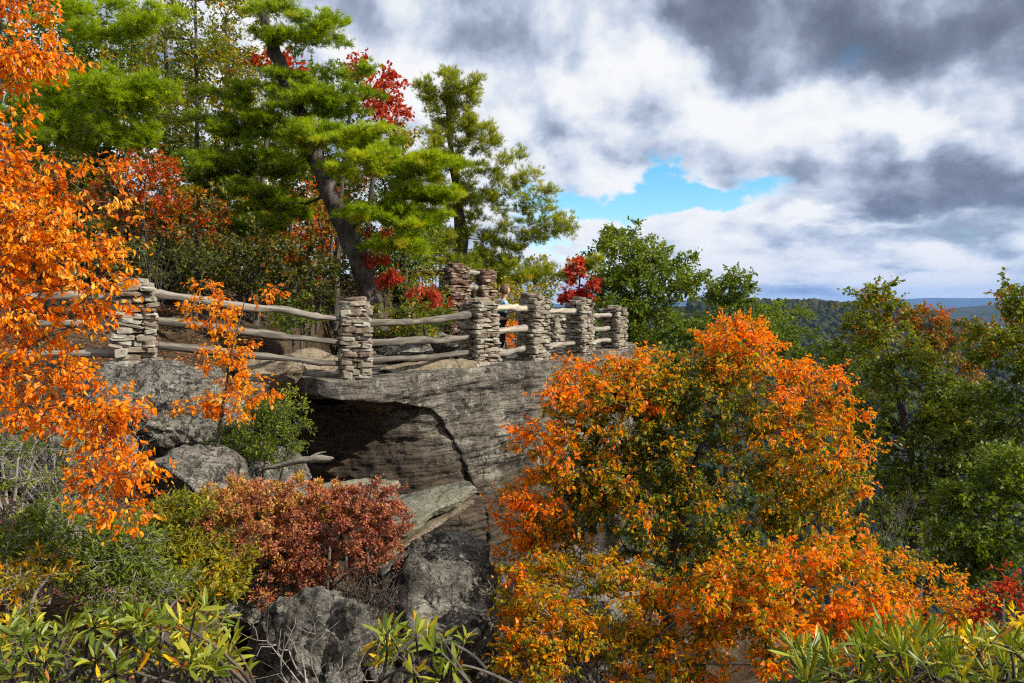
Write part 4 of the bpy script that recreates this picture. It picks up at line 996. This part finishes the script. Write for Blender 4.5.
grow('red_leaved_shrub', 'scarlet sumac-like branches arching over the green bush right of the pine trunk', 'shrub', None,
     [B(372, 258, 16.4, 16, 6, .3, 8, .7), B(398, 277, 16, 28, 7, .4, 13, .8), B(425, 292, 15.8, 13, 7, .3, 6, .75), B(378, 232, 16.6, 14, 5, .3, 5, .6), B(440, 300, 15.8, 8, 5, .2, 3, .7)],
     'slim', L['red'], 0.11, clump=0.15, twigs=7, per=6, seed=95, vs=0.15, droop=.9, shell=0.1, tmin=0.3, lr=.6,
     trunks=[T((385, 350, 16.8, .03), (385, 300, 16.6, .02), (395, 275, 16.4, .01)), T((390, 350, 16.8, .03), (375, 300, 16.8, .02), (370, 250, 16.8, .01))])

# --- bushes in front
grow('red_heath_bush', 'dense brick-red small-leaved bush on top of the dark boulder', 'bush', None,
     [B(340, 530, 7.4, 68, 46, .5, 170, .42), B(255, 535, 7.3, 60, 48, .5, 150, .6), B(290, 500, 7.6, 75, 25, .4, 80, .8), B(230, 500, 7.7, 35, 22, .35, 34, .85), B(380, 510, 7.5, 30, 28, .4, 44, .35), B(290, 585, 7.2, 45, 22, .35, 40, .6)],
     'dia', L['russet'], 0.029, clump=0.10, twigs=10, per=11, seed=100, vs=0.2, vc=.1, droop=-.3, shell=0.35, tmin=0.2, lr=.5,
     trunks=[T((270 + o * 3, 640, 7.4, .02), (275 + o * 6, 590, 7.4, .012), (280 + o * 12, 540, 7.4, .006)) for o in (-4, 0, 5, 9)], bark=BARK)
grow('yellow_green_bush', 'yellow-green narrow-leaved bush left of the brick-red bush', 'bush', None,
     [B(185, 530, 6.9, 45, 38, .4, 80, .5), B(215, 570, 6.7, 38, 36, .4, 66, .62), B(165, 560, 6.8, 35, 28, .35, 36, .3)],
     'slim', L['yellow'], 0.055, clump=0.12, twigs=9, per=8, seed=101, vs=0.15, droop=.1, shell=0.3, tmin=0.2, lr=.5,
     trunks=[T((190 + o * 3, 640, 6.8, .016), (190 + o * 5, 590, 6.8, .01), (190 + o * 9, 545, 6.8, .006)) for o in (-4, 0, 5)])
grow('green_shrub', 'green shrub with a few orange leaves beneath the sapling, before the dark gap', 'shrub', None,
     [B(275, 430, 9.6, 38, 34, .5, 70, .45), B(245, 445, 9.6, 30, 22, .4, 34, .35), B(285, 400, 9.8, 20, 16, .3, 14, .7)],
     'slim', L['bright'], 0.055, clump=0.16, twigs=8, per=7, seed=102, vs=0.2, droop=.1, shell=0.2, tmin=0.2, lr=.5,
     trunks=[T((260 + o * 3, 500, 9.8, .016), (265 + o * 4, 460, 9.7, .01), (272 + o * 6, 420, 9.6, .006)) for o in (-4, 0, 5)])
AZ = 'azalea shrubs on the left slope'
for i, (px, py, d, rx, ry, n, v, mt, lab) in enumerate([
    (40, 540, 5.6, 62, 34, 110, .35, 'bright', 'green azalea at the left edge above the rhododendron'),
    (115, 560, 5.7, 45, 32, 95, .45, 'bright', 'green azalea in the middle of the left slope'),
    (70, 490, 6.6, 65, 26, 34, .5, 'bright', 'thin green azalea with many bare grey twigs below the hanging orange leaves'),
    (15, 585, 5.0, 40, 24, 26, .72, 'yellow', 'orange-tinged azalea in the lower left corner'),
    (150, 600, 5.6, 34, 18, 26, .5, 'bright', 'small green azalea next to the yellow-green bush'),
    (60, 430, 7.2, 60, 20, 22, .6, 'bright', 'sparse green shrub behind the lowest hanging orange leaves'),
    (12, 455, 6.6, 25, 26, 16, .4, 'bright', 'sparse twiggy shrub touching the left edge')]):
    grow('azalea_shrub', lab, 'shrub', None, [B(px, py, d, rx, ry, .5, n, v)], 'slim', L[mt], 0.052, clump=0.14, twigs=8, per=6, seed=110 + i, vs=0.2, vc=.12, droop=-.1, shell=0.1, tmin=0.2, lr=.6, group=AZ, bark=TWIG, bare=0.3 if i in (2, 5, 6) else .12,
         trunks=[T((px + o * 2, py + ry + 30, d, .016), (px + o * 5, py + ry * .3, d, .01), (px + o * 9, py - ry * .4, d, .005)) for o in (-5, -2, 1, 4)])

def bare_shrub(label, px, py, d, w, h, n, seed, mat=TWIG, name='bare_shrub'):
    rng = np.random.default_rng(seed); mb = MB()
    base = W(px, py, d)
    for k in range(n):
        a = rng.uniform(-1, 1)
        p0 = W(px + a * w * .3, py + rng.uniform(-5, 5), d + rng.uniform(-.2, .2))
        e = W(px + a * w + rng.normal(0, w * .3), py - h * rng.uniform(.4, 1), d + rng.uniform(-.4, .4))
        m = (p0 + e) / 2 + rng.normal(0, .12, 3)
        P = bez(p0, m, e, 10); P[1:] += rng.normal(0, .012, (9, 3))
        tube(mb, P, np.linspace(rng.uniform(.005, .012), .002, 10), 4, .5, cap=False)
        for q in range(5):
            s = P[rng.integers(3, 9)]; e2 = s + nrm((e - p0) + rng.normal(0, .5, 3)) * rng.uniform(.08, .3)
            tube(mb, bez(s, (s + e2) / 2 + rng.normal(0, .02, 3), e2, 4), np.linspace(.003, .0015, 4), 3, .5, cap=False)
    o = mb.build(name, mat, None, base); o.location = tuple(base)
    thing(None, label, 'bare shrub', o=o, group='leafless grey shrubs')
bare_shrub('leafless grey twigs tangled over the rock at the left', 60, 520, 6.9, 90, 100, 46, 1)
bare_shrub('leafless grey stems over the striped rock at the bottom', 320, 700, 6.0, 60, 100, 9, 2)
bare_shrub('leafless pale twigs under the lower left of the large orange tree', 600, 690, 7.2, 90, 90, 40, 3)
bare_shrub('leafless grey twigs between the orange tree and the dark green tree', 880, 540, 10.5, 40, 70, 22, 4, BARK)
bare_shrub('leafless grey stems behind the crooked pillar in the shade', 150, 300, 13.0, 40, 90, 14, 5, BARK)
bare_shrub('leafless reddish stems behind the red bush over the dark boulder', 365, 640, 7.0, 45, 70, 30, 6, BARK)

# --- rhododendrons
def rhodo(label, px, py, d, w, h, n, size, seed, upright=0.4, v=0.5, dd=0.5, per=(7, 12), lk='rhodo'):
    rng = np.random.default_rng(seed)
    base = W(px, py + h + 40, d)
    root = thing('rhododendron', label, 'rhododendron', base, 'rhododendrons in the foreground')
    wd = MB(); lf = MB()
    for k in range(n):
        t = W(px + rng.uniform(-1, 1) * w, py + rng.uniform(-1, 1) ** 1 * h, d + rng.uniform(-dd, dd))
        p0 = base + np.array([rng.normal(0, .25), rng.normal(0, .1), rng.uniform(-.1, .15)])
        m = (p0 + t) / 2 + rng.normal(0, .1, 3)
        P = bez(p0, m, t, 9)
        tube(wd, P, np.linspace(.012, .005, 9), 5, .5, cap=False)
        ax = nrm(t - m + np.array([0, 0, .25]) + rng.normal(0, .12, 3))
        ref = nrm(np.cross(ax, [0.3, 1, 0.2])); r2 = np.cross(ax, ref)
        nl = rng.integers(*per)
        an = np.arange(nl) / nl * 2 * math.pi + rng.uniform(0, 6) + rng.normal(0, .2, nl)
        el = upright + rng.normal(0, .25, nl)
        D = (np.cos(an)[:, None] * ref + np.sin(an)[:, None] * r2) * np.cos(el)[:, None] + ax * np.sin(el)[:, None]
        add_leaves(lf, rng, t + ax * rng.uniform(-.03, .02, nl)[:, None] + D * .01, D, size, lk, np.clip(v + rng.normal(0, .2, nl) + (rng.uniform(0, 1, nl) < .08) * .4, 0, 1), upb=1.2)
    wd.build('stems', BARK, root, base)
    lf.build('leaves', L['rhodo'], root, base, smooth=True)
rhodo('rhododendron clump in the bottom left corner with yellowing leaves', 50, 655, 3.7, 60, 34, 46, .10, 1, v=.42)
rhodo('rhododendron clump at the bottom left, right of the corner clump, with upright leaves', 165, 645, 3.7, 55, 34, 46, .105, 2, .6, v=.45)
rhodo('yellowest rhododendron clump at bottom left beside the striped rock', 215, 650, 4.0, 36, 32, 28, .105, 3, .5, .6)
rhodo('small spreading rhododendron in the bottom centre before the dark boulder', 385, 650, 4.4, 22, 18, 7, .13, 4, .3, .55)
rhodo('right-hand small rhododendron in the bottom centre before the dark boulder', 440, 655, 4.4, 26, 24, 10, .125, 5, .45, .5)
rhodo('rhododendron clump at the bottom under the orange bush with spiky upright leaves', 830, 678, 3.5, 40, 26, 30, .12, 6, .95, .42, lk='rolled', per=(9, 14))
rhodo('rhododendron clump with rolled upright leaves at the bottom, second from the right corner', 910, 662, 3.5, 50, 28, 44, .12, 7, 1.0, .45, lk='rolled', per=(9, 14))
rhodo('rhododendron clump in the bottom right corner with brownish undersides', 995, 665, 3.5, 45, 24, 40, .12, 8, .9, .52, lk='rolled', per=(9, 14))

# ------------------------------------------------------------------ distant forest on the ridge
def forest():
    rng = np.random.default_rng(5)
    n = 5200
    Y = np.sqrt(rng.uniform(330 ** 2, 1000 ** 2, n)); px = rng.uniform(690, 1080, n)
    X = (px - 512) / F * Y; Z = height(X, Y)
    V0, F0 = ICO[1]; mb = MB(); V1, F1 = ICO[2]
    r = rng.uniform(3.2, 6.0, n)
    vv = np.clip(rng.beta(2, 3.2, n), 0, 1)
    var = [V1 * (1 + 0.28 * noise(V1 * 1.7 + k * 3.1, 5)[:, None] + 0.16 * noise(V1 * 4.1 + k, 6)[:, None]) for k in range(60)]
    for k in range(n):
        q = var[k % 60] * np.array([r[k], r[k], r[k] * 1.15]) + np.array([X[k], Y[k], Z[k] + r[k] * .7])
        mb.add(q, F1, vv[k])
    m = attr_mat('distant crowns', [(0.0, (0.012, 0.02, 0.008)), (0.45, (0.028, 0.038, 0.012)), (0.68, (0.07, 0.05, 0.015)), (0.9, (0.14, 0.055, 0.015))], .6, .95, .3)
    o = mb.build('distant_forest', m, smooth=False); o['kind'] = 'stuff'
    o['label'] = 'dark autumn forest covering the distant ridge'; o['category'] = 'forest'
forest()
# ground cover under shrubs of the left slope and the right slope
def litter():
    rng = np.random.default_rng(6); n = 40000
    x = rng.uniform(-8, 9, n); y = rng.uniform(2, 17, n)
    z = height(x, y); sd = edge_sd(x, y)
    k = (sd < -0.2) | (sd > 4.2)
    x, y, z = x[k], y[k], z[k]
    P = np.stack([x, y, z + .02], -1); D = rng.normal(0, 1, P.shape) * [1, 1, .25]
    mb = MB(); add_leaves(mb, rng, P, D, .06, 'dia', rng.uniform(0, 1, len(P)), 1.5)
    o = mb.build('leaf_litter', L['russet'], smooth=False); o['kind'] = 'stuff'; o['label'] = 'fallen brown leaves on the ground'; o['category'] = 'leaf litter'
litter()

# ------------------------------------------------------------------ person
def skinned(name, joints, edges, mat, parent, sub=2, root=0, extra=None):
    me = bpy.data.meshes.new(name); me.from_pydata([j[:3] for j in joints], edges, [])
    o = bpy.data.objects.new(name, me); COL.objects.link(o)
    md = o.modifiers.new('skin', 'SKIN'); md.use_smooth_shade = True
    for k, v in enumerate(me.skin_vertices[0].data):
        r = joints[k][3]; v.radius = (r, joints[k][4] if len(joints[k]) > 4 else r); v.use_root = (k == root)
    s2 = o.modifiers.new('sub', 'SUBSURF'); s2.levels = sub; s2.render_levels = sub
    dg = bpy.context.evaluated_depsgraph_get(); dg.update()
    ev = o.evaluated_get(dg); m2 = bpy.data.meshes.new_from_object(ev)
    o.modifiers.clear(); o.data = m2; bpy.data.meshes.remove(me)
    m2.materials.clear(); m2.materials.append(mat)
    if extra:
        bm = bmesh.new(); bm.from_mesh(m2)
        for c, r in extra:
            g = bmesh.ops.create_icosphere(bm, subdivisions=3, radius=1)
            for v in g['verts']: v.co = Vector((v.co[0] * r[0] + c[0], v.co[1] * r[1] + c[1], v.co[2] * r[2] + c[2]))
        bm.to_mesh(m2); bm.free()
    for p in m2.polygons: p.use_smooth = True
    o.parent = parent
    return o
def person():
    base = W(499, 348, 17.3); base[2] = -1.19
    root = thing('person', 'brown-haired person in pale blue shirt, dark vest and black trousers at the rail', 'person', base)
    root.rotation_euler = (0, 0, math.radians(20))
    skin = plain('skin', (0.52, 0.30, 0.20), 0.55); hairm = plain('brown hair', (0.13, 0.065, 0.03), 0.6)
    blue = plain('pale blue cloth', (0.25, 0.45, 0.66), 0.85); black = plain('black cloth', (0.014, 0.014, 0.017), 0.85); shoe = plain('shoe leather', (0.05, 0.04, 0.035), 0.6)
    # faces +x
    J = [(0, 0, .80, .115, .13), (.02, 0, .92, .10, .12), (.05, 0, 1.05, .105, .135), (.09, 0, 1.19, .095, .13), (.11, 0, 1.27, .05), (.13, 0, 1.335, .045), (.145, 0, 1.42, .07, .065), (.15, 0, 1.49, .085, .078),
         # legs
         (0, .085, .76, .085), (.03, .09, .44, .055), (0.0, .095, .10, .036), (.02, .095, .045, .035), (.13, .10, .03, .028),
         (0, -.085, .76, .085), (.06, -.09, .44, .055), (-.04, -.095, .10, .036), (-.02, -.095, .045, .035), (.09, -.10, .03, .028),
         # arms, elbow bent on the rail
         (.09, .17, 1.20, .047), (.20, .22, .99, .036), (.38, .16, 1.03, .028), (.09, -.17, 1.20, .047), (.17, -.22, .99, .036), (.36, -.19, 1.08, .028)]
    Ed = [(0, 1), (1, 2), (2, 3), (3, 4), (4, 5), (5, 6), (6, 7), (0, 8), (8, 9), (9, 10), (10, 11), (11, 12), (0, 13), (13, 14), (14, 15), (15, 16), (16, 17), (3, 18), (18, 19), (19, 20), (3, 21), (21, 22), (22, 23)]
    for w_, sy in ((20, 1), (23, -1)):
        x, y, z = J[w_][:3]
        pi = len(J); J.append((x + .05, y, z - .005, .022, .034)); Ed.append((w_, pi))
        for q in range(4):
            ox = (q - 1.5) * .018; ln = (.062, .072, .068, .052)[q]
            a = len(J); J.append((x + .09, y + ox, z - .005, .0095)); J.append((x + .09 + ln * .55, y + ox * 1.1, z - .018, .0085)); J.append((x + .09 + ln * .8, y + ox * 1.1, z - .018 - ln * .35, .0075))
            Ed += [(pi, a), (a, a + 1), (a + 1, a + 2)]
        a = len(J); J.append((x + .055, y - sy * .038, z, .011)); J.append((x + .09, y - sy * .052, z - .01, .009)); Ed += [(pi, a), (a, a + 1)]
    hc = (.155, 0, 1.475)
    extra = [(hc, (.092, .074, .112)), ((.245, 0, 1.465), (.020, .012, .018)), ((.222, 0, 1.425), (.016, .022, .007)), ((.14, .076, 1.47), (.020, .010, .028)), ((.14, -.076, 1.47), (.020, .010, .028)),
             ((.232, .028, 1.49), (.010, .012, .007)), ((.232, -.028, 1.49), (.010, .012, .007))]
    body = skinned('body', J, Ed, skin, root, extra=extra)
    skinned('shirt', [(.0, 0, .86, .125, .15), (.05, 0, 1.05, .118, .148), (.09, 0, 1.19, .108, .142), (.11, 0, 1.255, .062, .07), (.09, .165, 1.205, .06), (.165, .205, 1.06, .055), (.09, -.165, 1.205, .06), (.14, -.205, 1.06, .055)],
            [(0, 1), (1, 2), (2, 3), (2, 4), (4, 5), (2, 6), (6, 7)], blue, root)
    skinned('vest', [(.0, 0, .84, .135, .16), (.05, 0, 1.02, .13, .158), (.085, 0, 1.14, .122, .15)], [(0, 1), (1, 2)], black, root)
    skinned('trousers', [(0, 0, .84, .125, .145), (0, .085, .75, .10), (.03, .09, .44, .070), (.0, .095, .09, .055), (0, -.085, .75, .10), (.06, -.09, .44, .070), (-.04, -.095, .09, .055)],
            [(0, 1), (1, 2), (2, 3), (0, 4), (4, 5), (5, 6)], black, root)
    for sy, x0 in ((.097, .04), (-.097, .02)):
        skinned('shoe', [(x0 - .06, sy, .045, .042, .042), (x0 + .03, sy, .045, .042, .042), (x0 + .12, sy, .035, .036, .03)], [(0, 1), (1, 2)], shoe, root)
    # hair: cap over back and top of the head
    V, Fc = ICO[4]
    q = V * np.array([.112, .10, .135]); keep = ~((V[:, 0] > 0.42) & (V[:, 2] < 0.45)) 
    q[~keep] *= 0.78
    low = V[:, 2] < -0.55; q[low] *= 0.9
    q = q * (1 + 0.05 * noise(V * [6, 6, 1.5], 3)[:, None]) + np.array([.140, 0, 1.485])
    mb = MB(); mb.add(q, Fc); mb.build('hair', hairm, root)
person()


# ------------------------------------------------------------------ haze
def haze():
    mb = MB()
    x0, x1, y0, y1, z0, z1 = -16000, 16000, -16000, 16000, -420, 260
    V = [(x, y, z) for z in (z0, z1) for x, y in ((x0, y0), (x1, y0), (x1, y1), (x0, y1))]
    mb.add(V, [[0, 3, 2, 1], [4, 5, 6, 7], [0, 1, 5, 4], [1, 2, 6, 5], [2, 3, 7, 6], [3, 0, 4, 7]])
    m, nt = new_mat('haze air')
    pv = N(nt, 'ShaderNodeVolumePrincipled'); pv.inputs['Color'].default_value = (0.24, 0.48, 1, 1)
    pv.inputs['Density'].default_value = 6.0e-5
    pv.inputs['Anisotropy'].default_value = 0.0
    out = N(nt, 'ShaderNodeOutputMaterial'); nt.links.new(pv.outputs[0], out.inputs['Volume'])
    o = mb.build('haze', m, smooth=False); o['kind'] = 'stuff'
haze()

# ------------------------------------------------------------------ sky
def world():
    w = bpy.data.worlds.new('World'); sc.world = w; w.use_nodes = True
    nt = w.node_tree; nt.nodes.clear()
    sky = N(nt, 'ShaderNodeTexSky', sky_type='NISHITA'); sky.sun_disc = False
    sky.sun_elevation = math.asin(SUN[2]); sky.sun_rotation = math.atan2(SUN[0], SUN[1])
    sky.altitude = 900; sky.air_density = 1.0; sky.dust_density = 0.1; sky.ozone_density = 1.5
    bg = N(nt, 'ShaderNodeBackground'); bg.inputs[1].default_value = 0.14
    hs = N(nt, 'ShaderNodeHueSaturation'); hs.inputs['Saturation'].default_value = 1.45; hs.inputs['Hue'].default_value = 0.485
    nt.links.new(sky.outputs[0], hs.inputs['Color']); nt.links.new(hs.outputs[0], bg.inputs[0])
    tc = N(nt, 'ShaderNodeTexCoord'); sep = N(nt, 'ShaderNodeSeparateXYZ'); nt.links.new(tc.outputs['Generated'], sep.inputs[0])
    x, y, z = [E(nt, sep.outputs[i]) for i in range(3)]
    az = x.op('ARCTAN2', y); el = z.op('ARCSINE')
    elc = el.op('MAXIMUM', 0.0)
    u = az * 2.2; v = (elc + 0.11).op('LOGARITHM', math.e) * 0.95
    def noise2(vec_, sc_, det, rough=0.55):
        n = nt.nodes.new('ShaderNodeTexNoise'); n.noise_dimensions = '2D'
        n.inputs['Scale'].default_value = sc_; n.inputs['Detail'].default_value = det; n.inputs['Roughness'].default_value = rough
        nt.links.new(vec_, n.inputs['Vector']); return n
    cb = N(nt, 'ShaderNodeCombineXYZ'); nt.links.new(u.x, cb.inputs[0]); nt.links.new(v.x, cb.inputs[1]); UV = cb.outputs[0]
    def shift(dx, dy):
        n = N(nt, 'ShaderNodeVectorMath', operation='ADD'); nt.links.new(UV, n.inputs[0]); n.inputs[1].default_value = (dx, dy, 0); return n.outputs[0]
    wn = noise2(shift(7.1, 3.3), 3.2, 5, 0.6)
    wv = N(nt, 'ShaderNodeVectorMath', operation='MULTIPLY_ADD'); nt.links.new(wn.outputs['Color'], wv.inputs[0])
    wv.inputs[1].default_value = (0.10, 0.07, 0); nt.links.new(UV, wv.inputs[2])
    fbn = noise2(wv.outputs[0], 3.0, 9, 0.50); fb = E(nt, fbn.outputs[0])
    wv2 = N(nt, 'ShaderNodeVectorMath', operation='ADD'); nt.links.new(wv.outputs[0], wv2.inputs[0]); wv2.inputs[1].default_value = (0.05, 0.08, 0)
    fb2 = E(nt, noise2(wv2.outputs[0], 3.0, 6, 0.50).outputs[0])
    big = E(nt, noise2(shift(1.3, 8.1), 1.7, 2, 0.5).outputs[0])
    rel = fb - fb2
    ae = N(nt, 'ShaderNodeCombineXYZ'); nt.links.new(az.x, ae.inputs[0]); nt.links.new(el.x, ae.inputs[1])
    w3 = N(nt, 'ShaderNodeVectorMath', operation='MULTIPLY_ADD'); nt.links.new(wn.outputs['Color'], w3.inputs[0])
    w3.inputs[1].default_value = (0.22, 0.13, 0); nt.links.new(ae.outputs[0], w3.inputs[2])
    def blob(px, py, rx, ry, s=1.0):
        a0 = math.atan((px - 512) / F) + 0.11; e0 = math.atan((303 - py) / F * math.cos(a0)) + 0.065
        n = N(nt, 'ShaderNodeVectorMath', operation='MULTIPLY_ADD'); nt.links.new(w3.outputs[0], n.inputs[0])
        n.inputs[1].default_value = (F / rx, F / ry, 0); n.inputs[2].default_value = (-a0 * F / rx, -e0 * F / ry, 0)
        d = N(nt, 'ShaderNodeVectorMath', operation='DOT_PRODUCT'); nt.links.new(n.outputs[0], d.inputs[0]); nt.links.new(n.outputs[0], d.inputs[1])
        p = N(nt, 'ShaderNodeMath', operation='POWER'); p.inputs[0].default_value = math.exp(-1); nt.links.new(d.outputs['Value'], p.inputs[1])
        return (E(nt, p.outputs[0]), s)
    def total(bl, start):
        for e, s in bl: start = e.op('MULTIPLY_ADD', s, start)
        return start
    cov = total([blob(700, 188, 72, 17, -1.2), blob(600, 206, 85, 17, -1.1), blob(570, 246, 45, 8, -.7), blob(868, 160, 14, 5, -.5)], (fb - 0.5) * 1.25 + 0.66)
    cover = cov.smooth(-0.12, 0.42)
    edge = cov.smooth(0.55, 0.05)
    lum = total([blob(900, 20, 230, 50, -.42), blob(1000, 95, 80, 80, -.30), blob(690, 0, 240, 30, -.34), blob(890, 168, 100, 30, -.30), blob(470, 5, 130, 22, -.12),
                 blob(950, 236, 110, 11, -.12), blob(600, 132, 170, 14, -.10), blob(830, 238, 60, 12, -.2),
                 blob(750, 112, 130, 26, .20), blob(560, 92, 110, 20, .16), blob(560, 168, 150, 16, .24), blob(690, 236, 110, 24, .26), blob(925, 118, 30, 30, .30), blob(860, 212, 90, 7, .2),
                 blob(880, 272, 300, 16, .24), blob(410, 70, 70, 50, .10)],
                (fb - 0.5) * 0.8 + (big - 0.5) * 0.15 + rel * 1.35 + edge * 0.12 + 0.60) * 0.8 + 0.17
    col = ramp(nt, lum.x, [(0.0, (0.14, 0.165, 0.225)), (0.22, (0.215, 0.25, 0.335)), (0.40, (0.37, 0.43, 0.55)), (0.55, (0.60, 0.67, 0.80)), (0.70, (0.86, 0.89, 0.94)), (0.84, (0.99, 0.99, 0.99))])
    bc = N(nt, 'ShaderNodeBackground'); bc.inputs[1].default_value = 0.74
    nt.links.new(col, bc.inputs[0])
    mx = N(nt, 'ShaderNodeMixShader')
    nt.links.new(cover.x, mx.inputs[0]); nt.links.new(bg.outputs[0], mx.inputs[1]); nt.links.new(bc.outputs[0], mx.inputs[2])
    out = N(nt, 'ShaderNodeOutputWorld'); nt.links.new(mx.outputs[0], out.inputs[0])
    w.cycles.sampling_method = 'MANUAL'; w.cycles.sample_map_resolution = 256
world()

sun = bpy.data.lights.new('sun', 'SUN'); sun.energy = 5.0; sun.angle = math.radians(0.5); sun.color = (1.0, 0.93, 0.82)
so = bpy.data.objects.new('sun', sun); COL.objects.link(so)
so.rotation_euler = Vector(SUN).to_track_quat('Z', 'Y').to_euler()

cam = bpy.data.cameras.new('camera'); cam.sensor_width = 36; cam.lens = F * 36 / 1024; cam.clip_end = 80000; cam.clip_start = 0.05
co = bpy.data.objects.new('camera', cam); COL.objects.link(co); sc.camera = co
co.location = (0, 0, 0); co.rotation_euler = (math.pi / 2 - PITCH, 0, 0)

sc.render.engine = 'CYCLES'
cy = sc.cycles
cy.max_bounces = 6; cy.diffuse_bounces = 3; cy.glossy_bounces = 2; cy.transmission_bounces = 4; cy.volume_bounces = 0; cy.transparent_max_bounces = 8
cy.use_denoising = False; cy.pixel_filter_type = 'BLACKMAN_HARRIS'; cy.filter_width = 1.15; cy.sample_clamp_indirect = 4.0
cy.use_adaptive_sampling = True; cy.adaptive_threshold = 0.02
sc.view_settings.view_transform = 'Standard'; sc.view_settings.look = 'None'; sc.view_settings.exposure = 0.42; sc.view_settings.gamma = 1.0
print('leaf faces', COUNT[0])
